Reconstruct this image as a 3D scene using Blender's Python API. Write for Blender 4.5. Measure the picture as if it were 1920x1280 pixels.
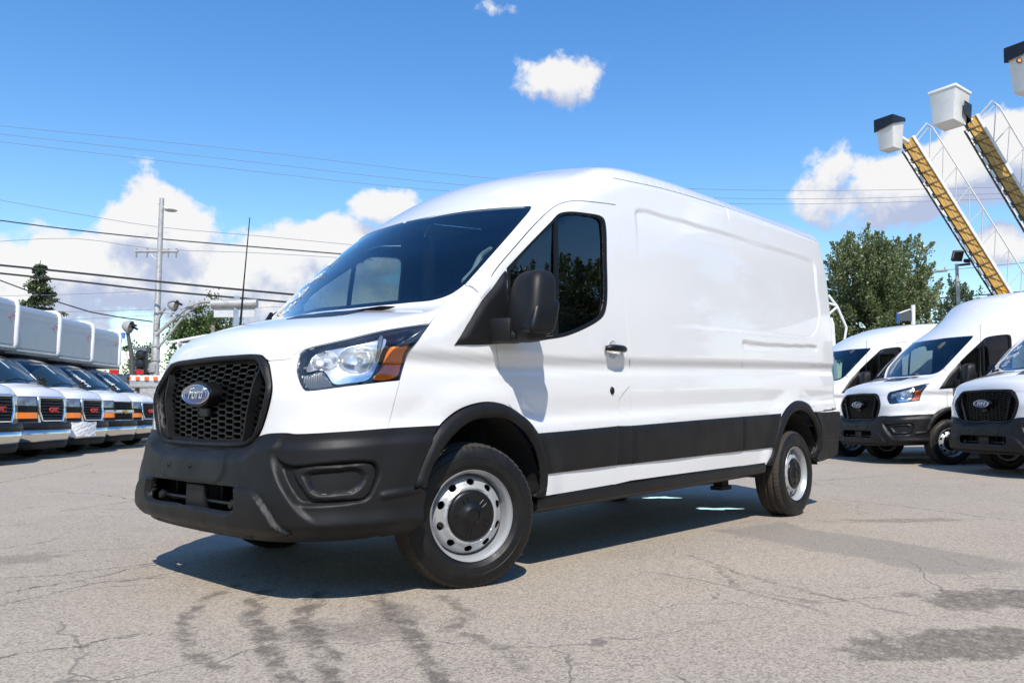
import bpy, bmesh, math, random
import numpy as np
from mathutils import Vector, Matrix
from mathutils.geometry import delaunay_2d_cdt
for o in list(bpy.data.objects): bpy.data.objects.remove(o, do_unlink=True)
scene = bpy.context.scene
COL = scene.collection
R = math.radians
# ------------------------------------------------------------------ camera
F_PX, CAM, YAW, PITCH = 1495.6, (2.8242, 3.7911, .8402), -2.398608, .0911078
cam = bpy.data.cameras.new('camera'); cam.lens = F_PX/1920*36; cam.sensor_width = 36
cam.clip_start = .05; cam.clip_end = 3000
camo = bpy.data.objects.new('camera', cam); COL.objects.link(camo)
camo.location = CAM
VD = Vector((math.cos(PITCH)*math.cos(YAW), math.cos(PITCH)*math.sin(YAW), math.sin(PITCH)))
camo.rotation_euler = VD.to_track_quat('-Z', 'Y').to_euler()
scene.camera = camo
# ------------------------------------------------------------------ light
SUN = Vector((.576, .65, 1.0)).normalized()
SUN_EL = math.asin(SUN.z); SUN_AZ = math.atan2(SUN.x, SUN.y)      # azimuth clockwise from +Y
sl = bpy.data.lights.new('sun', 'SUN'); sl.energy = 4.7; sl.angle = R(.53); sl.color = (1, .94, .85)
so = bpy.data.objects.new('sun', sl); COL.objects.link(so); so.location = (6, 8, 12)
so.rotation_euler = (-SUN).to_track_quat('-Z', 'Y').to_euler()
scene.view_settings.view_transform = 'Standard'; scene.view_settings.look = 'None'
scene.view_settings.gamma = 1; scene.view_settings.use_curve_mapping = False
scene.view_settings.exposure = .30
# ------------------------------------------------------------------ node helpers
class NT:
    def __init__(s, tree): s.t = tree
    def __call__(s, kind, ins=None, **kw):
        n = s.t.nodes.new(kind)
        for k, v in kw.items(): setattr(n, k, v)
        for k, v in (ins or {}).items():
            if isinstance(v, bpy.types.NodeSocket): s.t.links.new(v, n.inputs[k])
            else: n.inputs[k].default_value = v
        return n
    def math(s, op, a, b=0., c=0., clamp=False):
        n = s.t.nodes.new('ShaderNodeMath'); n.operation = op; n.use_clamp = clamp
        for i, v in enumerate((a, b, c)):
            if isinstance(v, bpy.types.NodeSocket): s.t.links.new(v, n.inputs[i])
            else: n.inputs[i].default_value = v
        return n.outputs[0]
    def vmath(s, op, a, b=(0, 0, 0), out=0):
        n = s.t.nodes.new('ShaderNodeVectorMath'); n.operation = op
        for i, v in enumerate((a, b)):
            if isinstance(v, bpy.types.NodeSocket): s.t.links.new(v, n.inputs[i])
            else: n.inputs[i].default_value = v
        return n.outputs[out]
    def mix(s, f, a, b):
        n = s.t.nodes.new('ShaderNodeMix'); n.data_type = 'RGBA'
        for k, v in ((0, f), (6, a), (7, b)):
            if isinstance(v, bpy.types.NodeSocket): s.t.links.new(v, n.inputs[k])
            else: n.inputs[k].default_value = v if k == 0 or len(v) == 4 else (*v, 1)
        return n.outputs[2]
    def noise(s, vec, scale, detail=4, rough=.5, out=0, dist=0.):
        n = s('ShaderNodeTexNoise', {'Scale': scale, 'Detail': detail, 'Roughness': rough, 'Distortion': dist})
        if vec is not None: s.t.links.new(vec, n.inputs['Vector'])
        return n.outputs[out]
    def ramp(s, x, lo, hi, smooth=True):
        n = s.t.nodes.new('ShaderNodeMapRange'); n.interpolation_type = 'SMOOTHSTEP' if smooth else 'LINEAR'
        s.t.links.new(x, n.inputs[0]); n.inputs[1].default_value = lo; n.inputs[2].default_value = hi
        return n.outputs[0]
    def link(s, a, b): s.t.links.new(a, b)
# ------------------------------------------------------------------ sky
world = bpy.data.worlds.new('World'); scene.world = world; world.use_nodes = True
N = NT(world.node_tree); world.node_tree.nodes.clear()
def cam_dir(px, py):
    r = Vector((math.sin(YAW), -math.cos(YAW), 0)); u = r.cross(VD)
    return (VD*F_PX + r*(px-960) + u*(640-py)).normalized()
sky = N('ShaderNodeTexSky', sky_type='NISHITA', sun_disc=False, sun_elevation=SUN_EL, sun_rotation=SUN_AZ,
        altitude=50, air_density=1.4, dust_density=.05, ozone_density=4.0)
gen = N('ShaderNodeTexCoord').outputs['Generated']
def cloud_field(vec, seed):
    """billowy density built on the direction vector; >0 means cloud"""
    sep = N('ShaderNodeSeparateXYZ'); N.link(vec, sep.inputs[0])
    big = N.noise(vec, 7.0, 9, .56)
    big2 = N.noise(vec, 22.0, 6, .6)
    return big, big2, sep.outputs[2]
# placed cumulus: (pixel x, pixel y, radius x, radius y, strength) seen beyond the lot; elsewhere the same kind of cloud goes on by noise
CL = [(300, 445, 120, 75, 1.0), (190, 510, 170, 80, 1.0), (430, 515, 250, 85, 1.0), (60, 545, 170, 80, .9), (560, 580, 240, 90, .95),
      (725, 397, 85, 46, .85), (640, 470, 150, 75, .95), (0, 475, 70, 45, .7),
      (1050, 152, 112, 56, .70), (925, 20, 75, 26, .45), (1735, 340, 200, 64, 1.0), (1895, 300, 120, 80, .9),
      (1860, 450, 110, 45, .6), (485, 372, 40, 22, .42), (1790, 470, 50, 30, .45)]
def density(vec):
    tot = None
    for px, py, rx, ry, a in CL:
        d = cam_dir(px, py)
        r = Vector((d.y, -d.x, 0)).normalized(); u = r.cross(d)
        dx = N.vmath('DOT_PRODUCT', vec, tuple(r), 1); du = N.vmath('DOT_PRODUCT', vec, tuple(u), 1); dd = N.vmath('DOT_PRODUCT', vec, tuple(d), 1)
        ax = N.math('MULTIPLY', dx, F_PX/rx); au = N.math('MULTIPLY', du, F_PX/ry)
        q = N.math('ADD', N.math('MULTIPLY', ax, ax), N.math('MULTIPLY', au, au))
        g = N.math('MULTIPLY', N.math('POWER', 2.718, N.math('MULTIPLY', q, -.8)), a)
        g = N.math('MULTIPLY', g, N.math('GREATER_THAN', dd, 0.))
        tot = g if tot is None else N.math('MAXIMUM', tot, g)
    n1 = N.noise(vec, 10.0, 12, .60); n2 = N.noise(vec, 3.1, 3, .5)
    sep = N('ShaderNodeSeparateXYZ'); N.link(vec, sep.inputs[0])
    # generic fair-weather cumulus everywhere outside the view
    front = N.ramp(N.vmath('DOT_PRODUCT', vec, tuple(VD), 1), .70, .78)
    gen_c = N.math('MULTIPLY', N.ramp(n2, .57, .70), N.math('SUBTRACT', 1., front))
    gen_c = N.math('MULTIPLY', gen_c, N.ramp(sep.outputs[2], .02, .12))
    tot = N.math('MAXIMUM', tot, N.math('MULTIPLY', gen_c, .85))
    return N.math('ADD', tot, N.math('MULTIPLY', N.math('SUBTRACT', n1, .5), 1.7))
den = density(gen)
den_s = density(N.vmath('NORMALIZE', N.vmath('ADD', gen, tuple(Vector((SUN.x*.2, SUN.y*.2, 1)).normalized()*.035))))
cov = N.ramp(den, .385, .58)
lit = N.ramp(N.math('SUBTRACT', den, den_s), -.20, .24)
ccol = N.mix(lit, (.50, .565, .76), (.97, .955, .945))
hz = N('ShaderNodeSeparateXYZ'); N.link(gen, hz.inputs[0])
low = N.ramp(hz.outputs[2], .0, .08)
satv = N.math('ADD', .45, N.math('MULTIPLY', low, .85))
bg_sky = N('ShaderNodeBackground', {'Color': N('ShaderNodeHueSaturation', {'Hue': .508, 'Saturation': satv, 'Color': sky.outputs[0]}).outputs[0], 'Strength': .15})
bg_cl = N('ShaderNodeBackground', {'Color': ccol, 'Strength': .80})
mixs = N('ShaderNodeMixShader', {0: N.math('MULTIPLY', cov, .96), 1: bg_sky.outputs[0], 2: bg_cl.outputs[0]})
N.link(mixs.outputs[0], N('ShaderNodeOutputWorld').inputs[0])
# ------------------------------------------------------------------ materials
MATS = {}
def mat(name, col, rough=.5, metal=0., coat=0., spec=.5, fn=None, coat_rough=.03):
    if name in MATS: return MATS[name]
    m = bpy.data.materials.new(name); m.use_nodes = True
    b = m.node_tree.nodes['Principled BSDF']
    b.inputs['Base Color'].default_value = (*col, 1); b.inputs['Roughness'].default_value = rough
    b.inputs['Metallic'].default_value = metal; b.inputs['Coat Weight'].default_value = coat
    b.inputs['Coat Roughness'].default_value = coat_rough; b.inputs['Specular IOR Level'].default_value = spec
    if fn: fn(NT(m.node_tree), b)
    MATS[name] = m
    return m
def vary(scale, amt, rlo=None, rhi=None, bump=0., bscale=200, dirt=None):
    """object-space colour and gloss variation, fine relief"""
    def fn(N, b):
        tc = N('ShaderNodeTexCoord').outputs['Object']
        n = N.noise(tc, scale, 6, .6)
        c = tuple(b.inputs['Base Color'].default_value)
        dk = dirt or tuple(x*(1-amt) for x in c[:3])
        N.link(N.mix(N.ramp(n, .35, .7), c, dk), b.inputs['Base Color'])
        if rlo is not None:
            r = N('ShaderNodeMapRange', {0: n, 1: .3, 2: .7, 3: rlo, 4: rhi}); N.link(r.outputs[0], b.inputs['Roughness'])
        if bump:
            bn = N('ShaderNodeBump', {'Strength': bump, 'Distance': .002, 'Height': N.noise(tc, bscale, 3, .6)})
            N.link(bn.outputs[0], b.inputs['Normal'])
    return fn
def glass(name, tint, gloss=1.0, base_t=.85):
    if name in MATS: return MATS[name]
    m = bpy.data.materials.new(name); m.use_nodes = True; m.node_tree.nodes.clear(); N = NT(m.node_tree)
    tr = N('ShaderNodeBsdfTransparent', {'Color': (*tint, 1)}); gl = N('ShaderNodeBsdfGlossy', {'Color': (gloss, gloss, gloss, 1), 'Roughness': .0})
    fr = N('ShaderNodeFresnel', {'IOR': 1.52})
    f2 = N.math('MULTIPLY', fr.outputs[0], 1.6, clamp=True)
    mx = N('ShaderNodeMixShader', {0: f2, 1: tr.outputs[0], 2: gl.outputs[0]})
    N.link(mx.outputs[0], N('ShaderNodeOutputMaterial').inputs[0])
    MATS[name] = m; return m
M_WHITE = mat('white_paint', (.71, .71, .705), .30, coat=1.0, fn=vary(1.3, .03))
M_PLAST = mat('black_plastic', (.0095, .0095, .010), .48, spec=.26, fn=vary(6, .25, .40, .54, .25, 900))
M_PLAST2 = mat('smooth_black_plastic', (.007, .007, .0075), .34, spec=.3, fn=vary(5, .2, .3, .42))
M_GLOSSB = mat('gloss_black', (.005, .005, .0055), .32, spec=.35)
M_RUBBER = mat('tyre_rubber', (.006, .006, .006), .42, spec=.3, fn=vary(14, .0, .34, .6, .3, 300, dirt=(.009, .0085, .008)))
M_TREAD = mat('tyre_tread', (.034, .027, .021), .85, fn=vary(20, .35, bump=.4, bscale=250))
M_STEEL = mat('painted_steel_wheel', (.40, .41, .42), .36, metal=.4, fn=vary(9, .1, .3, .5))
M_CHROME = mat('chrome', (.75, .76, .78), .12, metal=1.)
M_REFL = mat('lamp_reflector', (.86, .87, .89), .22, metal=.8)
M_AMBER = mat('amber_lens', (.85, .20, .015), .16, coat=.6)
M_RED = mat('red_lens', (.45, .01, .012), .15, coat=.6)
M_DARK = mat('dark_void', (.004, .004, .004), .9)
M_TRIM = mat('grey_interior_trim', (.045, .047, .052), .7, fn=vary(12, .2))
M_TRIML = mat('pale_interior_trim', (.30, .31, .31), .7, fn=vary(8, .1))
M_SEAT = mat('seat_cloth', (.035, .036, .042), .9, fn=vary(40, .3, bump=.5, bscale=500))
M_UNDER = mat('underbody_black', (.012, .012, .012), .8, fn=vary(7, .4))
M_BLUE = mat('emblem_blue', (.008, .03, .16), .2, coat=.8)
M_SILVER = mat('silver_letters', (.8, .81, .83), .2, metal=.9)
M_PRINT_W = mat('white_marker', (.75, .78, .8), .7)
M_PRINT_D = mat('dark_marker', (.02, .035, .06), .7)
G_WIND = glass('windscreen_glass', (.60, .74, .74))
G_SIDE = glass('side_glass', (.42, .50, .50))
G_LAMP = glass('lamp_lens', (.93, .95, .96))
# ------------------------------------------------------------------ object helpers
def link(o, parent=None):
    COL.objects.link(o)
    if parent is not None: o.parent = parent
    return o
def tag(o, label=None, cat=None, group=None, kind=None):
    if label: o['label'] = label
    if cat: o['category'] = cat
    if group: o['group'] = group
    if kind: o['kind'] = kind
    return o
def empty(name, loc=(0, 0, 0), rz=0., parent=None):
    o = bpy.data.objects.new(name, None); o.empty_display_size = .3
    o.location = loc; o.rotation_euler = (0, 0, rz); return link(o, parent)
def mesh_obj(name, V, F, material, parent=None, smooth=False, normals=None):
    me = bpy.data.meshes.new(name); me.from_pydata([tuple(v) for v in V], [], [tuple(f) for f in F])
    for m in (material if isinstance(material, (list, tuple)) else [material]): me.materials.append(m)
    if smooth or normals is not None: me.polygons.foreach_set('use_smooth', [True]*len(me.polygons))
    me.update()
    if normals is not None: me.normals_split_custom_set_from_vertices([tuple(n) for n in normals])
    return link(bpy.data.objects.new(name, me), parent)
class MB:
    """collects simple solids; build() links them as ONE mesh object"""
    def __init__(s): s.V = []; s.F = []; s.mi = []
    def add(s, V, F, m=0):
        b = len(s.V); s.V += [tuple(v) for v in V]; s.F += [tuple(b+i for i in f) for f in F]; s.mi += [m]*len(F); return s
    def box(s, c, d, rot=None, m=0, taper=1.):
        x, y, z = d[0]/2, d[1]/2, d[2]/2
        P = [Vector((sx*x*(taper if sz > 0 else 1), sy*y*(taper if sz > 0 else 1), sz*z)) for sz in (-1, 1) for sy in (-1, 1) for sx in (-1, 1)]
        if rot is not None: P = [rot @ p for p in P]
        P = [p+Vector(c) for p in P]
        return s.add(P, [(0, 2, 3, 1), (4, 5, 7, 6), (0, 1, 5, 4), (2, 6, 7, 3), (0, 4, 6, 2), (1, 3, 7, 5)], m)
    def tube(s, pts, r, n=8, m=0, caps=True):
        pts = [Vector(p) for p in pts]; k = len(pts); rr = r if isinstance(r, (list, tuple)) else [r]*k
        V = []; F = []; up = None
        for i, p in enumerate(pts):
            t = (pts[min(i+1, k-1)]-pts[max(i-1, 0)]).normalized()
            if up is None: up = t.orthogonal().normalized()
            a = (up-t*up.dot(t)).normalized(); up = a; b = t.cross(a)
            for j in range(n):
                an = 2*math.pi*j/n; V.append(p+(a*math.cos(an)+b*math.sin(an))*rr[i])
        for i in range(k-1):
            for j in range(n):
                F.append((i*n+j, i*n+(j+1) % n, (i+1)*n+(j+1) % n, (i+1)*n+j))
        if caps: F.append(tuple(range(n-1, -1, -1))); F.append(tuple((k-1)*n+j for j in range(n)))
        return s.add(V, F, m)
    def lathe(s, prof, n=32, axis='y', m=0, c=(0, 0, 0)):
        """prof: (radius, offset along axis)"""
        V = []; F = []; k = len(prof)
        for j in range(n):
            a = 2*math.pi*j/n
            for r, h in prof:
                if axis == 'y': V.append((c[0]+r*math.cos(a), c[1]+h, c[2]+r*math.sin(a)))
                elif axis == 'z': V.append((c[0]+r*math.cos(a), c[1]+r*math.sin(a), c[2]+h))
                else: V.append((c[0]+h, c[1]+r*math.cos(a), c[2]+r*math.sin(a)))
        for j in range(n):
            for i in range(k-1):
                a, b = j*k+i, ((j+1) % n)*k+i
                F.append((a, a+1, b+1, b) if axis != 'y' else (a, b, b+1, a+1))
        return s.add(V, F, m)
    def build(s, name, material, parent=None, smooth=False, bevel=0., seg=2, angle=40):
        o = mesh_obj(name, s.V, s.F, material, parent)
        me = o.data
        me.polygons.foreach_set('material_index', s.mi)
        if bevel:
            bm = bmesh.new(); bm.from_mesh(me); bmesh.ops.remove_doubles(bm, verts=bm.verts, dist=1e-5)
            es = [e for e in bm.edges if len(e.link_faces) == 2 and e.calc_face_angle(0) > R(30)]
            bmesh.ops.bevel(bm, geom=es, offset=bevel, segments=seg, affect='EDGES', profile=.5, clamp_overlap=True)
            bm.to_mesh(me); bm.free()
        if smooth:
            me.polygons.foreach_set('use_smooth', [True]*len(me.polygons)); me.set_sharp_from_angle(angle=R(angle))
        return o
def catmull(P, step):
    """resample an open curve through its points"""
    P = np.asarray(P, float)
    if len(P) < 3:
        n = max(1, int(np.linalg.norm(P[-1]-P[0])/step)); t = np.linspace(0, 1, n+1)[:, None]; return P[0]*(1-t)+P[-1]*t
    Q = np.vstack([2*P[0]-P[1], P, 2*P[-1]-P[-2]]); out = []
    for i in range(1, len(Q)-2):
        p0, p1, p2, p3 = Q[i-1:i+3]; n = max(1, int(np.linalg.norm(p2-p1)/step))
        a = max(np.linalg.norm(p1-p0), 1e-9)**.5; b = max(np.linalg.norm(p2-p1), 1e-9)**.5; c = max(np.linalg.norm(p3-p2), 1e-9)**.5
        m1 = (p1-p0)/a-(p2-p0)/(a+b)+(p2-p1)/b; m2 = (p2-p1)/b-(p3-p1)/(b+c)+(p3-p2)/c
        m1 = m1*b; m2 = m2*b
        for t in np.arange(n)/n:
            out.append((2*t**3-3*t*t+1)*p1+(t**3-2*t*t+t)*m1+(-2*t**3+3*t*t)*p2+(t**3-t*t)*m2)
    out.append(P[-1]); return np.array(out)
def outline(segs, step):
    """closed outline from smooth segments joined at corners"""
    out = []
    for s in segs:
        c = catmull(s, step)
        if out and np.linalg.norm(c[0]-out[-1][-1]) < 1e-6: c = c[1:]
        if len(c): out.append(c)
    o = np.vstack(out)
    if np.linalg.norm(o[0]-o[-1]) < 1e-6: o = o[:-1]
    return o
def inside(pts, poly):
    x, y = pts[:, 0], pts[:, 1]; c = np.zeros(len(pts), bool); q = np.roll(poly, -1, 0)
    for (x1, y1), (x2, y2) in zip(poly, q):
        if y1 == y2: continue
        c ^= ((y1 > y) != (y2 > y)) & (x < (x2-x1)*(y-y1)/(y2-y1)+x1)
    return c
def poly_dist(pts, poly, closed=True):
    a = poly if closed else poly[:-1]; b = np.roll(poly, -1, 0) if closed else poly[1:]
    d = np.full(len(pts), 1e9)
    for p, q in zip(a, b):
        v = q-p; L = max((v*v).sum(), 1e-14); t = np.clip(((pts-p)@v)/L, 0, 1)
        d = np.minimum(d, ((pts-p-t[:, None]*v)**2).sum(1))
    return np.sqrt(d)
def inset(poly, g):
    """move a closed outline inwards by g"""
    if g == 0: return poly
    area = .5*np.sum(poly[:, 0]*np.roll(poly[:, 1], -1)-np.roll(poly[:, 0], -1)*poly[:, 1])
    t = np.roll(poly, -1, 0)-np.roll(poly, 1, 0); n = np.stack([-t[:, 1], t[:, 0]], 1)
    n /= np.maximum(np.linalg.norm(n, axis=1, keepdims=True), 1e-9)
    return poly+n*g*(1 if area > 0 else -1)
def fill2d(poly, holes, h):
    """triangles of a polygon with holes, with interior points every h"""
    lo, hi = poly.min(0), poly.max(0)
    gx = np.arange(lo[0]+h*.5, hi[0], h); gy = np.arange(lo[1]+h*.5, hi[1], h*.866)
    X, Yg = np.meshgrid(gx, gy); X = X+(np.arange(len(gy)) % 2)[:, None]*h*.5
    G = np.stack([X.ravel(), Yg.ravel()], 1); G = G[inside(G, poly)]
    for q in [poly]+holes:
        if len(G): G = G[poly_dist(G, q) > h*.45]
    for q in holes:
        if len(G): G = G[~inside(G, q)]
    V = [Vector(p) for p in poly]; E = [(i, (i+1) % len(poly)) for i in range(len(poly))]
    for q in holes:
        b = len(V); V += [Vector(p) for p in q]; E += [(b+i, b+(i+1) % len(q)) for i in range(len(q))]
    V += [Vector(p) for p in G]
    r = delaunay_2d_cdt(V, E, [], 0, 1e-6)
    W = np.array([tuple(v) for v in r[0]]); T = np.array([f for f in r[2] if len(f) == 3])
    c = W[T].mean(1); k = inside(c, poly)
    for q in holes: k &= ~inside(c, q)
    T = T[k]; a = W[T]
    ar = (a[:, 1, 0]-a[:, 0, 0])*(a[:, 2, 1]-a[:, 0, 1])-(a[:, 2, 0]-a[:, 0, 0])*(a[:, 1, 1]-a[:, 0, 1])
    T = T[np.abs(ar) > 1e-9]; ar = ar[np.abs(ar) > 1e-9]; T[ar < 0] = T[ar < 0][:, ::-1]
    return W, T
# ------------------------------------------------------------------ body surfaces
def pchip(xk, yk, x):
    xk = np.asarray(xk, float); yk = np.asarray(yk, float); h = np.diff(xk); d = np.diff(yk)/h
    m = np.zeros_like(yk); m[0] = d[0]; m[-1] = d[-1]
    w1 = 2*h[1:]+h[:-1]; w2 = h[1:]+2*h[:-1]
    with np.errstate(all='ignore'): mm = (w1+w2)/(w1/d[:-1]+w2/d[1:])
    m[1:-1] = np.where(d[1:]*d[:-1] > 0, mm, 0)
    x = np.clip(x, xk[0], xk[-1]); i = np.clip(np.searchsorted(xk, x)-1, 0, len(h)-1); t = (x-xk[i])/h[i]
    return yk[i]*(1+2*t)*(1-t)**2+m[i]*h[i]*t*(1-t)**2+yk[i+1]*t*t*(3-2*t)+m[i+1]*h[i]*t*t*(t-1)
def rmax(a, b, r):
    return np.where((a > -r) & (b > -r), np.sqrt(np.maximum(a+r, 0)**2+np.maximum(b+r, 0)**2)-r, np.maximum(a, b))
def sstep(x, a, b):
    t = np.clip((x-a)/(b-a), 0, 1); return t*t*(3-2*t)
class Surf:
    """a smooth closed body given as a field: side, top and rear meet in rounded edges"""
    def f(s, P): raise NotImplementedError
    def trace(s, O, D, it=40):
        t = np.zeros(len(O))
        for _ in range(it): t += np.clip(s.f(O+D*t[:, None]), -.3, .3)*.8
        return O+D*t[:, None]
    def grad(s, P, e=.004):
        g = np.stack([s.f(P+np.eye(3)[i]*e)-s.f(P-np.eye(3)[i]*e) for i in range(3)], 1)
        return g/np.maximum(np.linalg.norm(g, axis=1, keepdims=True), 1e-9)
    def lift_px(s, px, off=0.):
        px = np.atleast_2d(np.asarray(px, float)); r = np.array([math.sin(YAW), -math.cos(YAW), 0.]); d = np.array(VD); u = np.cross(r, d)
        v = d*F_PX+r*(px[:, :1]-960)+u*(640-px[:, 1:2]); v /= np.linalg.norm(v, axis=1, keepdims=True)
        O = np.repeat(np.array([CAM]), len(px), 0)+v*1.2; t = np.zeros(len(px))
        for _ in range(90): t += np.clip(s.f(O+v*t[:, None])-off, -.3, .3)*.8
        P = O+v*t[:, None]
        return P-s.grad(P)*off if off else P
def basis(d):
    d = np.asarray(d, float); d = d/np.linalg.norm(d)
    a = np.array([0, 0, 1.]) if abs(d[2]) < .9 else np.array([1., 0, 0])
    e1 = np.cross(a, d); e1 /= np.linalg.norm(e1); e2 = np.cross(d, e1); return d, e1, e2
def panel(S, name, out3, material, parent, d=(0, 1, 0), holes3=(), off=0., h=.04, gap=.002, skirt=.02, mirror=None, disp=None, far=1.2, step=None, hole_gap=0.):
    """a skin piece: outline (3-D points) seen along d, filled and laid on the surface S, with edges turned inwards.
    mirror: None, 'join' (both halves in one piece) or 'two' (a second piece on the other side)"""
    d, e1, e2 = basis(d)
    to2 = lambda P: np.stack([np.asarray(P)@e1, np.asarray(P)@e2], 1)
    cen = (np.abs(np.asarray(out3)[:, 1]) < 1e-4) & (mirror == 'join')
    poly0 = to2(out3); poly = np.where(cen[:, None], poly0, inset(poly0, gap)); hs = [inset(to2(q), -hole_gap) for q in holes3]
    W, T = fill2d(poly, hs, h)
    ctr = np.asarray(out3).mean(0)@d
    O = W[:, :1]*e1+W[:, 1:]*e2+d*(np.max(np.asarray(out3)@d)+.12)
    P = S.trace(O, -np.repeat(d[None], len(W), 0)); n = S.grad(P)
    dd = off
    if disp is not None: dd = off+disp(P, W)
    P2 = P+n*(np.asarray(dd)[..., None] if np.ndim(dd) else dd)
    if disp is not None:                                     # normals of the displaced piece from its own faces
        fn = np.cross(P2[T[:, 1]]-P2[T[:, 0]], P2[T[:, 2]]-P2[T[:, 0]]); nn = np.zeros_like(P2)
        for k in range(3): np.add.at(nn, T[:, k], fn)
        nn /= np.maximum(np.linalg.norm(nn, axis=1, keepdims=True), 1e-12); n = nn
    if mirror == 'join':
        c0 = np.abs(P2[:, 1]) < 2e-4; P2[c0, 1] = 0; n[c0, 1] = 0; n /= np.maximum(np.linalg.norm(n, axis=1, keepdims=True), 1e-9)
    V = P2; NN = n; Fc = T
    if skirt:
        E = {}
        for a, b, c in T:
            for x, y in ((a, b), (b, c), (c, a)): E[(x, y)] = 1
        B = [(x, y) for (x, y) in E if (y, x) not in E and not (mirror == 'join' and abs(V[x][1]) < 2e-4 and abs(V[y][1]) < 2e-4)]
        ids = sorted({i for e in B for i in e}); mp = {i: len(V)+k for k, i in enumerate(ids)}
        lat = {i: np.zeros(3) for i in ids}
        for x, y in B:
            l = np.cross(V[y]-V[x], n[x]); l /= max(np.linalg.norm(l), 1e-9); lat[x] += l; lat[y] += l
        V = np.vstack([V, np.array([V[i]-n[i]*skirt for i in ids])])
        NN = np.vstack([NN, np.array([lat[i]/max(np.linalg.norm(lat[i]), 1e-9) for i in ids])])
        Fc = np.vstack([T, np.array([t for x, y in B for t in ((y, x, mp[x]), (y, mp[x], mp[y]))])])
    def flip(V, NN, F):
        m = np.array([1, -1, 1]); return V*m, NN*m, F[:, ::-1]
    if mirror == 'join':
        a, b, c = flip(V, NN, Fc); return mesh_obj(name, np.vstack([V, a]), np.vstack([Fc, c+len(V)]), material, parent, normals=np.vstack([NN, b]))
    o = mesh_obj(name, V, Fc, material, parent, normals=NN)
    if mirror == 'two':
        a, b, c = flip(V, NN, Fc); return o, mesh_obj(name, a, c, material, parent, normals=b)
    return o
# ------------------------------------------------------------------ cargo van body
class VanSurf(Surf):
    tx = np.array([-5.2, -4.75, -3.3, -2.2, -1.5, -1.2, -.95, -.75, -.35, 0, .26, .36, .55, .75, .9, 1.0, 1.1])
    tz = np.array([2.60, 2.60, 2.586, 2.571, 2.536, 2.492, 2.412, 2.330, 2.062, 1.732, 1.46, 1.389, 1.351, 1.296, 1.229, 1.12, .948])
    bz = np.array([.2, .4, .6, .74, .80, .87, .98, 1.07, 1.125, 1.20, 1.4, 1.7, 2.0, 2.3, 2.6, 3.0])
    by = np.array([.93, .965, .985, .990, .990, .975, .983, .977, .967, .990, .988, .974, .955, .910, .858, .79])
    az = np.array([.2, .45, .7, .9, 1.1, 1.3]); ax = np.array([.93, .965, .942, .945, .91, .905])
    cx = np.array([-5, -1.5, -.8, -.05, .3, .9, 1.1]); cc = np.array([.035, .037, .067, -.045, .028, .035, .041])
    rx = np.array([-5, -1.4, -.8, 0, .3, 1.]); rr = np.array([.128, .146, .106, .057, .114, .069])
    n, x0, xr, rrear, k = 4.6, -.1, -4.737, .098, .204
    def __init__(s, dz=0.):
        s.dz = dz
        if dz:
            s.tz = s.tz+dz*sstep(-s.tx, .72, 1.35)
    def T(s, x, y): return pchip(s.tx, s.tz, x+s.k*(np.abs(y)/.85)**2)-pchip(s.cx, s.cc, x)*.8*(np.abs(y)/.8)**2.2
    def Y(s, x, z):
        b = pchip(s.bz, s.by, z+.037*(np.minimum(x, 0)+1.3))
        for wx, wz in ((0., .36), (-3.76, .40)):                 # swollen metal round the wheel arches
            r = np.sqrt((x-wx)**2+(z-wz)**2); b = b+.016*sstep(-r, -.68, -.53)*(z > .3)
        return b
    def f(s, P):
        x, y, z = P[..., 0], np.abs(P[..., 1]), P[..., 2]
        b = s.Y(x, z); a = pchip(s.az, s.ax, z)-s.x0; xx = np.maximum((x-s.x0)/a, 0)
        q = y/b; rho = (xx**s.n+q**s.n)**(1/s.n)
        g1 = (rho-1)*np.where(xx > 0, (a*xx**s.n+b*q**s.n)/np.maximum(rho**s.n, 1e-6), b)
        e = .01; slp = (s.T(x+e, y)-s.T(x-e, y))/(2*e)
        g2 = (z-s.T(x, y))/np.sqrt(1+slp**2)
        f = rmax(g1, g2, pchip(s.rx, s.rr, x))
        return rmax(f, s.xr+.055*np.clip((z-.9)/1.7, 0, 1)-x, s.rrear)
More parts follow.
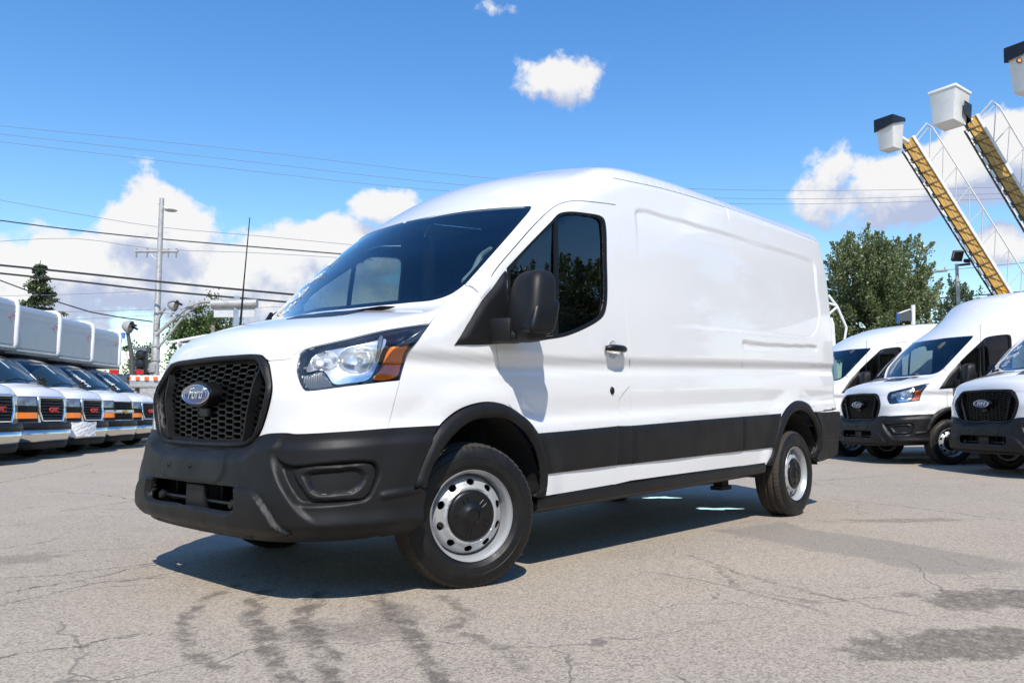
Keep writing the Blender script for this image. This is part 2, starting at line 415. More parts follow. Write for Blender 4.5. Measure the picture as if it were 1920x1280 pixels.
PX = dict(
 grille_r=[(444, 666), (479.7, 664.8), (491.9, 666.4), (498, 672.5), (504, 680.6), (509, 705), (511, 724), (510, 738), (504, 766), (491.9, 804.5), (483.7, 818.8), (469.5, 832), (456, 837), (402.5, 837)],
 grille_in=[(444, 676.5), (474, 675), (483.7, 677.6), (493, 698), (502, 723), (501, 738), (483.7, 802.5), (476, 818), (464, 826), (450, 828.5), (402.5, 828)],
 hood_f=[(504.4, 676.3), (543.8, 671.9), (552.5, 664.2), (572, 654.4), (653, 634.7), (718.8, 619.4), (806, 605.8)],
 hood_s=[(806, 605.8), (826, 581), (848, 557), (870, 535)],
 ws_bot=[(560, 588), (698.7, 574), (770, 567), (811.8, 562.5), (844.6, 551.5), (872, 533.3)],
 ws_side=[(872, 533.3), (917.5, 482.3), (972, 420), (994, 393), (996, 386), (992, 384)],
 ws_top=[(992, 384), (917.5, 389.3), (860, 396), (808, 405.7), (735, 422), (690, 437)],
 bump_top=[(483.7, 818.8), (500, 813.6), (539.4, 812), (552.5, 813.6), (653, 808.6), (727.5, 803), (823.8, 797.8)],
 seam_ff=[(727.5, 803), (738, 760), (750.5, 712.4)],
 hl_out=[(806, 606.5), (784.4, 639), (765.8, 663), (760.3, 678.4), (750.5, 712.4)],
 hl_bot=[(750.5, 712.4), (718.8, 715.6), (653, 723.3), (590, 731.5), (574.4, 732.5)],
 hl_in=[(574.4, 732.5), (565.6, 726.6), (558, 711), (553.6, 693.8), (555.8, 676.3), (561, 664), (572, 655.4)],
 hl_top=[(572, 655.4), (610, 645), (653, 635.5), (718.8, 620.3), (806, 606.5)],
 arch_f=[(769, 916), (783.4, 876), (800.7, 835.4), (823.8, 797.8), (855.6, 770.4), (884.6, 758), (913.5, 753.3), (942, 757.3), (959.7, 766), (985.7, 786.3), (1006, 810.8), (1017.5, 841), (1023, 870), (1024.8, 896), (1020.4, 930.8)],
 arch_fi=[(796.4, 913.5), (806.5, 878.8), (823.8, 850), (841, 823.8), (864, 802), (890, 787.7), (913.5, 783.4), (939.5, 784.8), (962.6, 795), (985.7, 816.6), (1001.6, 847), (1008.9, 884.6), (1008.9, 913.5), (1004.5, 932)],
 arch_r=[(1435.7, 872), (1446.4, 851.4), (1453.3, 818), (1464, 783), (1477.7, 761.5), (1491.4, 751.7), (1501, 751.3), (1512.9, 757.6), (1522.6, 771.3), (1532.4, 792.8), (1536.3, 818), (1534.4, 837.7), (1525.6, 857)],
 arch_ri=[(1447, 872), (1458, 833.8), (1468, 800.6), (1481.6, 777), (1495.3, 769.3), (1507, 772), (1518.7, 783), (1527.5, 802.5), (1531, 822), (1528, 841.6), (1518, 858)],
 door_f=[(921, 539), (922, 575), (929, 640), (933.7, 680), (937, 700.6), (946.8, 731.5), (954.4, 759), (959.7, 766)],
 door_t=[(1156, 384), (1130, 380.5), (1102.5, 377.5), (1077.5, 376), (1055, 380), (1035, 390), (1002.5, 420), (965, 462.5), (927.5, 507.5), (921, 520), (921, 539)],
 door_r=[(1156, 384), (1163, 450), (1172, 550), (1179, 640), (1182, 723)],
 door_rb=[(1182, 723), (1164, 745), (1160.5, 752), (1158, 797), (1157, 840), (1156, 872), (1151, 908.5)],
 line_a=[(1182, 723), (1184, 797), (1184.5, 840), (1184, 870), (1178.8, 902)],
 sill_d=[(1151, 908.5), (1085, 920), (1020.4, 930.8)],
 sill_m=[(1178.8, 902), (1280, 888), (1390, 873.5)], sill_m2=[(1390, 873.5), (1435.7, 867)],
 win=[(950, 502.5), (990, 460), (1035, 413.8), (1047.5, 401), (1065, 397), (1102.5, 400), (1125, 404.5), (1132.5, 410), (1136, 422.5), (1138, 485), (1137.5, 572.5), (1131, 592.5), (1115, 606), (1065, 628.8), (1027.5, 636), (985, 640), (962, 620), (953, 560)],
 wing=[(956, 507), (992, 466), (1037, 419), (1049, 406.5), (1066, 402), (1102, 405), (1120, 409), (1126.5, 415), (1129, 426), (1131, 485), (1130.5, 570), (1124, 588), (1110, 600), (1063, 622), (1027, 629), (988, 633), (966, 615), (958, 560)],
 clad_t1=[(1006, 811.5), (1080, 805), (1158, 797.5)], clad_b1=[(1156, 872), (1090, 880.5), (1024, 889)],
 clad_t2=[(1184, 797), (1290, 788), (1391, 780)], clad_b2=[(1390, 845.5), (1290, 857), (1184, 869.5)],
 clad_t3=[(1391, 780), (1430, 777), (1464, 774.5)], clad_b3=[(1449, 838.5), (1420, 842), (1390, 845.5)],
 seam2=[(1366, 412), (1372, 442), (1381, 520), (1386, 575), (1388, 621), (1391, 640), (1391.5, 690), (1391, 740), (1391, 780), (1391, 845), (1390, 873.5)],
 roof_seam=[(1147, 333), (1240, 353), (1320, 376), (1400, 402), (1480, 431.5), (1523, 449)],
 cap_seam=[(1147, 333), (1151, 355), (1156, 384)],
 rec=[(1191, 398), (1196, 393.5), (1204, 393), (1240, 402.5), (1320, 425), (1400, 449), (1480, 474), (1520, 487), (1527, 494), (1532, 540), (1538, 590), (1535, 612), (1524, 631), (1515, 634), (1460, 629.5), (1393, 622), (1300, 614), (1204, 606.5), (1199, 560), (1194, 480)],
 rail=[(1392, 637), (1406, 641), (1470, 646), (1533, 650.5), (1533, 658), (1470, 657.5), (1394, 655)],
 sail=[(851, 647.5), (877, 604), (904, 560), (921, 540), (947.5, 507.5), (951, 540), (958, 580), (985, 637.5), (930, 645.5)],
 amber=[(769, 645.6), (763.5, 662), (757, 678), (745, 705.8), (704.5, 708.8), (727, 680), (745, 656)],
 hlsig=[(572, 700), (600, 693), (606, 699), (622, 723), (577, 728), (563, 716), (559, 701)],
 vent=[(537, 598.6), (576.6, 588.8), (653, 583), (685, 581.7), (642, 591), (587.5, 595.3)],
)
S0 = VanSurf()
_lift = {}
def L(*names, rev=False):
    """traced curves of the near side laid on the body (3-D points)"""
    out = []
    for n in names:
        r = n.startswith('-'); k = n.lstrip('-')
        if k not in _lift: _lift[k] = S0.lift_px(catmull(PX[k], 3.))
        out.append(_lift[k][::-1] if r else _lift[k])
    o = np.vstack(out); keep = np.r_[True, np.linalg.norm(np.diff(o, axis=0), axis=1) > 1e-4]
    return o[keep]
def pos_y(P):
    """cut a curve at the middle plane, keep the y>0 side"""
    P = np.asarray(P); out = []
    for i in range(len(P)):
        if P[i, 1] >= 0: out.append(P[i])
        if i+1 < len(P) and (P[i, 1] >= 0) != (P[i+1, 1] >= 0):
            t = P[i, 1]/(P[i, 1]-P[i+1, 1]); out.append(P[i]+(P[i+1]-P[i])*t)
    return np.array(out)
def dens(P, step=.02):
    return catmull_lin(np.asarray(P, float), step)
def catmull_lin(P, step):
    out = []
    for a, b in zip(P[:-1], P[1:]):
        n = max(1, int(np.linalg.norm(b-a)/step)); out += [a+(b-a)*k/n for k in range(n)]
    return np.array(out+[P[-1]])
def uniq(P):
    P = np.asarray(P); k = np.r_[True, np.linalg.norm(np.diff(P, axis=0), axis=1) > 1e-4]; P = P[k]
    return P[:-1] if np.linalg.norm(P[0]-P[-1]) < 1e-4 else P
# ------------------------------------------------------------------ wheel (axis y, outer face towards +y)
_wheel = {}
def wheel_meshes():
    if _wheel: return _wheel
    n = 180; prof = [(.222, .098), (.232, .108), (.245, .1135), (.248, .1165), (.264, .1185), (.282, .1175), (.284, .1195), (.298, .1175), (.300, .1150), (.322, .110), (.338, .101), (.347, .090)]
    for yk in (.052, .0, -.052): prof += [(.356 if abs(yk) < .03 else .354, yk+.013), (.346, yk+.008), (.346, yk-.008), (.356 if abs(yk) < .03 else .354, yk-.013)]
    prof += [(.347, -.090), (.338, -.101), (.322, -.110), (.300, -.1150), (.298, -.1175), (.284, -.1195), (.282, -.1175), (.264, -.1185), (.248, -.1165), (.245, -.1135), (.232, -.108), (.222, -.098)]
    V = []; F = []; k = len(prof); mi = []
    for j in range(n):
        a = 2*math.pi*j/n
        for i, (r, h) in enumerate(prof):
            if abs(h) > .055 and abs(h) < .105 and r > .33 and j % 3 == 0: r -= .004
            if .315 < r < .33 and j % 3 == 0: r -= .0015
            a2 = a+(.012*math.sin(i*2.1) if r > .34 and abs(h) < .07 else 0)
            V.append((r*math.cos(a2), h, r*math.sin(a2)))
    for j in range(n):
        for i in range(k-1):
            A, B = j*k+i, ((j+1) % n)*k+i; F.append((A, B, B+1, A+1)); mi.append(1 if prof[i][0] > .33 and prof[i+1][0] > .33 else 0)
    for ring_r in ():
        pass
    me = bpy.data.meshes.new('tyre'); me.from_pydata(V, [], F); me.materials.append(M_RUBBER); me.materials.append(M_TREAD)
    me.polygons.foreach_set('material_index', mi); me.polygons.foreach_set('use_smooth', [True]*len(F)); me.set_sharp_from_angle(angle=R(35)); me.update()
    _wheel['tyre'] = me
    # rim: pierced disc + barrel and lip
    rk = np.array([.10, .122, .133, .145, .160, .176, .186, .195]); yk = np.array([.070, .080, .088, .080, .066, .058, .040, .016])
    circ = lambda r, n=64, c=(0, 0): np.array([(c[0]+r*math.cos(2*math.pi*i/n), c[1]+r*math.sin(2*math.pi*i/n)) for i in range(n)])
    holes = []
    for i in range(10):
        a = 2*math.pi*i/10+.2; c = np.array([math.cos(a), math.sin(a)]); t = np.array([-c[1], c[0]])
        holes.append(np.array([c*.161+t*.0215*math.cos(u)+c*.0155*math.sin(u) for u in np.linspace(0, 2*math.pi, 18, endpoint=False)]))
    W, T = fill2d(circ(.195), [circ(.100, 48)]+holes, .012)
    hy = lambda W: pchip(rk, yk, np.hypot(W[:, 0], W[:, 1]))
    V = np.stack([W[:, 0], hy(W), W[:, 1]], 1); F = T[:, ::-1]
    # turned-in edges of the holes
    mb = MB(); mb.add(V, F)
    for q in holes:
        y0 = hy(q); m = len(q); A = [(p[0], y, p[1]) for p, y in zip(q, y0)]; B = [(p[0], y-.012, p[1]) for p, y in zip(q, y0)]
        mb.add(A+B, [(i, (i+1) % m, m+(i+1) % m, m+i) for i in range(m)])
    mb.lathe([(.195, .016), (.198, .024), (.203, .060), (.206, .085), (.214, .092), (.2185, .101), (.2205, .106), (.2225, .103), (.222, .096)], 72)
    mb.lathe([(.195, .03), (.19, -.09), (.222, -.1)], 48)
    o = mb.build('rim', M_STEEL, smooth=True, angle=50); _wheel['rim'] = o.data; bpy.data.objects.remove(o)
    # dished black hub cap with a raised boss and stamped marks
    mb = MB(); mb.lathe([(.124, .080), (.1235, .090), (.118, .096), (.104, .100), (.085, .098), (.060, .101), (.044, .112), (.034, .116), (.033, .111), (.0, .111)], 64)
    for i in range(5):
        a = 2*math.pi*i/5+.35
        for da in (-.16, .16):
            p = [(r*math.cos(a+da*(1-(r-.07)*9)), .1005, r*math.sin(a+da*(1-(r-.07)*9))) for r in (.066, .08, .095)]
            mb.tube(p, .0028, 6)
    o = mb.build('hub_cap', M_GLOSSB, smooth=True, angle=40); _wheel['cap'] = o.data; bpy.data.objects.remove(o)
    mb = MB(); mb.lathe([(.0, -.02), (.195, -.02), (.195, -.06), (.0, -.06)], 32)
    o = mb.build('brake_drum', M_UNDER); _wheel['drum'] = o.data; bpy.data.objects.remove(o)
    return _wheel
def add_wheel(parent, loc, rz, scale=1., cap=True):
    w = wheel_meshes(); r = empty('wheel', loc, rz, parent); r.scale = (scale,)*3
    a = 1.7*loc[0]+2*loc[1]
    for nm, k in (('tyre', 'tyre'), ('rim', 'rim'), ('hub_cap', 'cap'), ('brake_drum', 'drum')):
        if k == 'cap' and not cap: continue
        o = link(bpy.data.objects.new(nm, w[k]), r); o.rotation_euler = (0, a, 0)
    return r
def text_mesh(txt, size, shear=0., extrude=.002, bold=0.):
    c = bpy.data.curves.new('lettering', 'FONT'); c.body = txt; c.size = size; c.shear = shear; c.extrude = extrude; c.offset = bold
    c.align_x = 'CENTER'; c.align_y = 'CENTER'; c.resolution_u = 4
    o = bpy.data.objects.new('lettering', c); COL.objects.link(o)
    dg = bpy.context.evaluated_depsgraph_get(); me = bpy.data.meshes.new_from_object(o.evaluated_get(dg))
    bpy.data.objects.remove(o); return me
def text_obj(name, txt, size, material, parent, origin, ex, ey, **kw):
    me = text_mesh(txt, size, **kw); ex = Vector(ex).normalized(); ey = Vector(ey); ey = (ey-ex*ey.dot(ex)).normalized(); ez = ex.cross(ey)
    m = Matrix((ex, ey, ez)).transposed().to_4x4(); m.translation = Vector(origin); me.transform(m)
    me.materials.clear(); me.materials.append(material)
    return link(bpy.data.objects.new(name, me), parent)
# ------------------------------------------------------------------ the van
def copy_tree(o, parent=None):
    c = o.copy(); COL.objects.link(c); c.parent = parent
    for ch in list(o.children): copy_tree(ch, c)
    return c
def build_van(name='cargo_van', high=0., q=1., detail=True, steer=-20., tail=True):
    S = VanSurf(high); root = empty(name)
    up = lambda P: (lambda A: np.column_stack([A[:, 0], A[:, 1], A[:, 2]+high*sstep(A[:, 2], 2.08, 2.34)*sstep(-A[:, 0], .62, 1.3)]))(np.asarray(P, float)) if high else np.asarray(P)
    LL = lambda *n: up(L(*n))
    def P(nm, out, m, **k):
        k['h'] = k.get('h', .04)*q; return panel(S, nm, uniq(out), m, k.pop('parent', root), **k)
    at = lambda x, z, y=1.: np.array([[x, y, z]])
    mid = lambda x: np.array([[x, 0., float(S.T(np.array([x]), np.array([0.]))[0])]])
    # --- sheet metal
    arch_fi, arch_ri = LL('arch_fi'), LL('arch_ri')
    door_out = np.vstack([LL('door_f'), LL('arch_f')[np.argmax(LL('arch_f')[:, 0] < -.222):], LL('-sill_d'), LL('-door_rb'), LL('-door_r'), LL('door_t')])
    doors = P('front_door', door_out, M_WHITE, holes3=[LL('win')], mirror='two', h=.035, gap=.0045)
    fend = np.vstack([LL('seam_ff'), LL('-hl_out'), LL('hood_s'), dens(np.vstack([LL('hood_s')[-1:], S0.lift_px([(903, 559)]), S0.lift_px([(921, 539)])])), LL('door_f'),
                      LL('arch_f')[::-1][np.argmax(LL('arch_f')[::-1][:, 0] > -.222):]])
    k = np.argmax((fend[:, 0] > .275) & (fend[:, 2] < .81) & (np.arange(len(fend)) > 60)); fend = np.vstack([fend[:k], LL('-bump_top')])
    fend = fend[:len(fend)-np.argmax(fend[::-1][:, 0] < .55)]
    P('front_fender', fend, M_WHITE, d=(.35, 1, .35), mirror='two', h=.025)
    g_top = pos_y(S0.lift_px(catmull([(360, 672.5), (382, 670.5), (444, 666), (479.7, 664.8), (491.9, 666.4), (498, 672.5), (504.4, 676.3)], 3)))
    ws_b = pos_y(L('ws_bot')); ws_t = pos_y(up(L('ws_top')))
    hood_out = np.vstack([g_top, L('hood_f'), L('hood_s'), ws_b[::-1]])
    cl = np.array([(x, 0., z) for x, z in zip(np.linspace(ws_b[0, 0], g_top[0, 0], 30), S.T(np.linspace(ws_b[0, 0], g_top[0, 0], 30), np.zeros(30)))])[1:-1]
    ven = L('vent')
    P('hood', np.vstack([hood_out, cl]), M_WHITE, d=(.6, .25, .9), h=.025, mirror='join', gap=.0015, skirt=.012)
    P('hood_vent', ven, M_PLAST2, d=(.3, .1, 1), off=.003, h=.03, mirror='two', gap=0, skirt=.003)
    fas = np.vstack([L('grille_r')[np.argmax(L('grille_r')[:, 1] > .5):], ])
    gr = L('grille_r'); k0 = np.argmin(np.linalg.norm(gr-L('hood_f')[0], axis=1)); k1 = np.argmin(np.linalg.norm(gr-L('bump_top')[0], axis=1))
    bt = L('bump_top'); kb = np.argmin(np.linalg.norm(bt-L('seam_ff')[0], axis=1))
    hf = L('hood_f'); kh = np.argmin(np.linalg.norm(hf-L('hl_in')[-1], axis=1))
    P('front_fascia', np.vstack([gr[k0:k1+1], bt[:kb+1], L('seam_ff'), L('hl_bot'), L('hl_in'), hf[:kh+1][::-1]]), M_WHITE, d=(1, .75, .1), h=.022, mirror='two', gap=.0015)
    seam_x = L('cap_seam')[0, 0]
    cap_arc = np.array([(seam_x+.0*t, y, 0) for t, y in zip(np.linspace(0, 1, 24), np.linspace(0, LL('cap_seam')[0, 1], 24))])
    O = cap_arc.copy(); O[:, 2] = 3.2; cap_arc = S.trace(O, np.repeat(np.array([[0, 0, -1.]]), 24, 0), 60)
    clr = lambda x0, x1, n=30: np.array([(x, 0., z) for x, z in zip(np.linspace(x0, x1, n), S.T(np.linspace(x0, x1, n), np.zeros(n)))])
    apil_b = dens(np.vstack([S0.lift_px([(921, 539)]), S0.lift_px([(903, 559)]), L('ws_side')[:1]]))
    cap = np.vstack([clr(ws_t[-1, 0], seam_x), cap_arc, LL('cap_seam'), LL('door_t'), apil_b, up(L('ws_side')), ws_t])
    P('cab_roof', cap, M_WHITE, d=(.35, .62, .75), h=.035, mirror='join', gap=.0015)
    rs = LL('roof_seam'); xe = -4.60; rs = np.vstack([rs, dens(np.vstack([rs[-1:], np.array([[xe, .9, rs[-1, 2]-.004]])]))])
    rear_arc = S.trace(np.array([(xe, y, 3.2) for y in np.linspace(0, rs[-1, 1]-.012, 24)]), np.repeat(np.array([[0, 0, -1.]]), 24, 0), 60)
    roof = np.vstack([clr(seam_x, xe, 60), rear_arc, rs[::-1], cap_arc[::-1]])
    ribs = lambda Pn, W: .006*np.clip(np.cos(Pn[:, 1]*2*math.pi/.31)*2.2, -.3, 1)*sstep(-np.abs(Pn[:, 1]), -.66, -.6)*sstep(-Pn[:, 0], 1.45, 1.6)*sstep(Pn[:, 0], -4.5, -4.35)
    P('roof', roof, M_WHITE, d=(0, .25, 1), h=.05, mirror='join', gap=.0015, disp=ribs)
    seam2 = LL('seam2'); k2 = np.argmin(np.abs(rs[:, 0]-seam2[0, 0])); seam2 = np.vstack([rs[k2:k2+1], seam2]); rec = LL('rec'); rail = LL('rail')
    rec2 = rec[:, [0, 2]]; rec_top = up(S0.lift_px(catmull(PX['rec'][:9], 6)))[:, [0, 2]]; rail2 = rail[:, [0, 2]]
    def side_disp(Pn, W):
        q2 = Pn[:, [0, 2]]; d = poly_dist(q2, rec2); i = inside(q2, rec2)
        dtop = poly_dist(q2, rec_top, False); fd = np.maximum(sstep(-Pn[:, 0], 1.6, 2.7), np.exp(-np.maximum(dtop-.015, 0)/.10))
        o = -.010*np.where(i, sstep(d, 0., .012), 0.)*fd
        d2 = poly_dist(q2, rail2); i2 = inside(q2, rail2)
        return o-.012*np.where(i2, sstep(d2, 0, .014), 0.)
    top2 = rs[:k2]; top3 = rs[k2+1:]
    sd1 = np.vstack([LL('cap_seam'), LL('door_r'), LL('line_a'), LL('sill_m'), seam2[::-1], top2[::-1]])
    P('side_panel', sd1, M_WHITE, h=.017, disp=side_disp, mirror='two', gap=.004)
    P('fuel_filler_panel', np.vstack([LL('door_rb'), dens(np.vstack([LL('door_rb')[-1:], LL('line_a')[-1:]])), LL('-line_a')]), M_WHITE, h=.04, mirror='two', gap=.0025)
    # rear quarter with the corner that turns onto the back
    ar = LL('arch_r'); bz = .852
    rear_edge = np.array([(-4.66, .9, z) for z in np.linspace(bz+.02, 2.32+high, 40)])
    rear_edge = np.array([(-4.705+.055*np.clip((z-.9)/1.7, 0, 1), .9, z) for z in np.linspace(bz+.025, 2.38+high, 40)])
    sd2 = np.vstack([seam2, LL('sill_m2'), ar[:np.argmax(ar[:, 0] < -3.95)], np.array([(-4.0, 1., .845), (-4.3, 1., .858)]), rear_edge, top3[::-1]])
    sd2 = np.vstack([seam2, LL('sill_m2'), ar[:np.argmax((ar[:, 0] < -3.9) & (ar[:, 2] < .855))], np.array([(-4.3, 1., .86)]), rear_edge, top3[::-1]])
    P('rear_quarter', sd2, M_WHITE, d=(-.28, 1, 0), h=.018, disp=side_disp, mirror='two')
    # --- rear end (barely seen): doors, bumper corners, lamps
    mb = MB(); mb.box((-4.70, 0, 1.6+high/2), (.05, 1.66, 1.75+high)); mb.build('rear_doors', M_WHITE, root, bevel=.02)
    rb = np.vstack([ar[np.argmax((ar[:, 0] < -3.9) & (ar[:, 2] < .855)):], np.array([(-4.2, 1, .43), (-4.55, 1, .45), (-4.70, .9, .50), (-4.74, .85, .62), (-4.74, .85, .80), (-4.70, .9, .87), (-4.3, 1., .86)])])
    def rb_disp(Pn, W): return .028-.012*sstep(-np.abs(Pn[:, 2]-.63), -.012, -.004)
    P('rear_bumper_corner', dens(np.vstack([rb, rb[:1]]))[:-1], M_PLAST, d=(-.5, 1, 0), h=.022, disp=rb_disp, mirror='two', skirt=.05)
    MB().box((-4.80, 0, .60), (.16, 1.72, .30)).build('rear_bumper', M_PLAST, root, bevel=.04)
    for s in (1, -1):
        mb = MB(); mb.lathe([(.0, .0), (.03, .0), (.036, -.006), (.036, -.03)], 20, 'y', c=(0, 0, 0))
        o = mb.build('parking_sensor_housing', M_GLOSSB, root, smooth=True); o.location = (-4.60, s*1.002, .755); o.rotation_euler = (0, 0, (.25 if s > 0 else math.pi-.25))
        MB().box((-4.735, s*.865, 1.22), (.05, .09, .56)).build('tail_lamp', M_RED, root, bevel=.02)
    MB().box((-4.73, .70, 2.05), (.05, .08, .10)).build('door_hinge', M_WHITE, root, bevel=.01)
    # --- trim
    def crown(w, hgt, base=.008):
        def fn(Pn, W):
            return base+hgt*sstep(fn.d(W), 0, w)
        return fn
    def trim(nm, out, hgt=.014, w=.02, base=.006, mat_=M_PLAST, d=(0, 1, 0), h=.03, **k):
        dd, e1, e2 = basis(d); o = uniq(out); p2 = inset(np.stack([o@e1, o@e2], 1), k.get('gap', .002))
        c = crown(w, hgt, base); c.d = lambda W: poly_dist(W, p2); return P(nm, o, mat_, d=d, h=h, disp=c, mirror=k.pop('mirror', 'two'), skirt=k.pop('skirt', .03), **k)
    cl = lambda t, b, e0, e1: np.vstack([LL(t), dens(np.vstack([LL(t)[-1:], LL(b)[:1]])), LL(b), dens(np.vstack([LL(b)[-1:], LL(t)[:1]]))])
    trim('side_cladding', cl('clad_t1', 'clad_b1', 0, 0), h=.02)
    mid1 = np.vstack([dens(np.vstack([LL('clad_t1')[-1:], LL('clad_t2')[:1]])), dens(np.vstack([LL('clad_t2')[:1], LL('clad_b2')[-1:]])), dens(np.vstack([LL('clad_b2')[-1:], LL('clad_b1')[:1]])), dens(np.vstack([LL('clad_b1')[:1], LL('clad_t1')[-1:]]))])
    trim('side_cladding', mid1, h=.02); trim('side_cladding', cl('clad_t2', 'clad_b2', 0, 0), h=.02); trim('side_cladding', cl('clad_t3', 'clad_b3', 0, 0), h=.02)
    ringf = np.vstack([LL('arch_f'), dens(np.vstack([LL('arch_f')[-1:], arch_fi[-1:]])), arch_fi[::-1], dens(np.vstack([arch_fi[:1], LL('arch_f')[:1]]))])
    trim('wheel_arch_trim', ringf, hgt=.018, w=.022, base=.012, h=.016, skirt=.05)
    ringr = np.vstack([ar, dens(np.vstack([ar[-1:], arch_ri[-1:]])), arch_ri[::-1], dens(np.vstack([arch_ri[:1], ar[:1]]))])
    trim('wheel_arch_trim', ringr, hgt=.018, w=.022, base=.012, h=.016, skirt=.05)
    for s in (1, -1):                                              # sill and step under the doors
        mb = MB(); a = np.array([-.44, .395]); b = np.array([-3.2, .452])
        Pv = []
        for x, z in (a, b):
            Pv += [(x, s*.945, z+.02), (x, s*.978, z-.005), (x, s*.972, z-.062), (x, s*.93, z-.085), (x, s*.80, z-.085), (x, s*.80, z+.02)]
        F = [(i, (i+1) % 6, 6+(i+1) % 6, 6+i) for i in range(6)]+[(0, 1, 2, 3, 4, 5)[::-1], (6, 7, 8, 9, 10, 11)]
        if s > 0: F = [f[::-1] for f in F]
        mb.add(Pv, F); mb.build('side_sill', M_PLAST2, root, bevel=.008)
    # --- bumper
    bot = S0.lift_px(catmull([(769, 916), (791, 918), (788, 950), (781, 982), (768, 1000)], 3))
    lowc = S0.lift_px([(768, 1000)])[0]
    lowz = lambda y: .275+.02*(np.abs(y)/.9)**2
    th = np.linspace(0, 1, 50)
    ys = np.concatenate([np.linspace(.95, .0, 50)]); lows = []
    Ob = np.array([(1.6, y, lowz(y)) for y in np.linspace(.88, 0, 45)]); lows = S.trace(Ob, np.repeat(np.array([[-1., 0, 0]]), 45, 0), 60)
    side_low = dens(np.vstack([lowc[None], lows[:1]]))
    g_bot = pos_y(S0.lift_px(catmull([(483.7, 818.8), (469.5, 832), (456, 837), (402.5, 837), (350, 835.5)], 3)))
    af = L('arch_f'); ka = np.argmin(np.linalg.norm(af-bt[-1], axis=1))
    cline = lambda z0, z1: S.trace(np.array([(1.6, 0., z) for z in np.linspace(z0, z1, 24)[1:-1]]), np.repeat(np.array([[-1., 0, 0]]), 22, 0), 60)
    notch_b = pos_y(S0.lift_px(catmull([(330, 940), (358, 945), (378, 948.5), (400, 953), (428, 957), (436, 955.5), (441, 950)], 3), .04)); notch_t = pos_y(S0.lift_px(catmull([(441, 950), (441, 935), (440, 912.5)], 3), .04)); notch_u = pos_y(S0.lift_px(catmull([(440, 912.5), (410, 909), (375, 905.5), (330, 901)], 3), .04))
    bmp = np.vstack([g_bot[::-1], bt, af[:ka][::-1], bot, side_low, lows, cline(lows[-1, 2], notch_b[0, 2]), notch_b, notch_t[1:], notch_u[1:], cline(notch_u[-1, 2], g_bot[-1, 2])])
    DB = (.75, .7, .0); dB, b1, b2 = basis(DB); to = lambda Pn: np.stack([np.asarray(Pn)@b1, np.asarray(Pn)@b2], 1)
    lp = lambda px: to(S0.lift_px(catmull(px, 3), .040))
    topline = to(np.vstack([g_bot[::-1], bt])); botline = to(np.vstack([side_low, lows]))
    recess = lp([(509, 850), (518, 895), (540, 935), (556, 949), (600, 951), (660, 946), (692, 938), (706, 915), (716, 886), (709, 868), (690, 863), (600, 868), (540, 871), (518, 862), (509, 850)])[:-1]
    corner = np.vstack([lp([(533, 800), (512, 838), (508, 858), (518, 895), (540, 935), (560, 960), (590, 985)]), lp([(590, 985), (900, 985), (900, 800), (533, 800)])])
    skid = np.vstack([lp([(442, 912), (463, 913.5), (480, 925), (500, 953), (520, 984), (545, 1006)]), to(lows[-30:])])
    skid = np.vstack([lp([(442, 912), (463, 913.5), (480, 925), (500, 953), (520, 984), (545, 1008)]), lp([(500, 1012), (430, 1000), (340, 985)]), lp([(340, 985), (345, 942), (380, 950), (428, 958), (438, 956), (442, 950), (442, 912)])])
    plate = lp([(330, 845), (420, 848), (412, 902), (330, 898)])
    def bump_disp(Pn, W):
        o = .006+.036*sstep(poly_dist(W, topline, False), 0., .075)
        o -= .045*sstep(-poly_dist(W, botline, False), -.09, 0)
        d = poly_dist(W, recess); i = inside(W, recess)
        o -= .026*np.where(i, sstep(d, 0, .014), 0)
        cl_ = corner_line; dl = poly_dist(W, cl_, False); sgn = np.where(inside(W, corner), 1, -1)
        o -= .018*sstep(sgn*dl, -.012, .012)*sstep(poly_dist(W, topline, False), .0, .05)*sstep(Pn[:, 2], .36, .44)
        d = poly_dist(W, skid); o += .022*np.where(inside(W, skid), sstep(d, 0, .009), 0)
        d = poly_dist(W, plate); o += .007*np.where(inside(W, plate), sstep(d, 0, .006), 0)
        o += .010*sstep(poly_dist(W, notch, False), .022, .004)*(W[:, 1] < notch[:, 1].mean()+.02)
        return o
    corner_line = lp([(533, 800), (512, 838), (508, 858), (518, 895), (540, 935), (560, 960), (590, 985)])
    notch = lp([(722, 930), (760, 923), (791, 918)])
    bumper = P('front_bumper', bmp, M_PLAST, d=DB, h=.0085, disp=bump_disp, mirror='join', skirt=.04, gap=.001)
    if detail:
        lpS = lambda px: S0.lift_px(catmull(px+px[:1], 3), .015)[:-1]
        fo = [(548, 880), (580, 874), (640, 871), (688, 868), (699, 872), (706, 886), (700, 910), (690, 929), (680, 935.5), (640, 938), (598, 938.5), (580, 934), (564, 914), (551, 892)]
        fi = [(569, 891), (580, 885.5), (630, 881), (670, 878.5), (684, 890), (676, 910), (662, 921.5), (630, 925), (600, 926.5), (585, 920)]
        fm = [(603, 898), (672, 890), (669, 901), (663, 911), (620, 913)]
        fd = (.8, .8, .1)
        dd, e1, e2 = basis(fd); p2 = lambda px: (lambda A: np.stack([A@e1, A@e2], 1))(lpS(px))
        c = crown(.006, .008, .010); fo2, fi2 = p2(fo), p2(fi); c.d = lambda W: np.minimum(poly_dist(W, fo2), poly_dist(W, fi2))
        P('fog_lamp_bezel', lpS(fo), M_PLAST, d=fd, h=.007, holes3=[lpS(fi)], disp=c, mirror='two', gap=0, skirt=.03)
        c2 = crown(.03, -.030, .010); c2.d = lambda W: poly_dist(W, fi2)
        P('fog_lamp_dish', lpS(fi), M_PLAST2, d=fd, h=.012, disp=c2, mirror='two', gap=0, skirt=0)
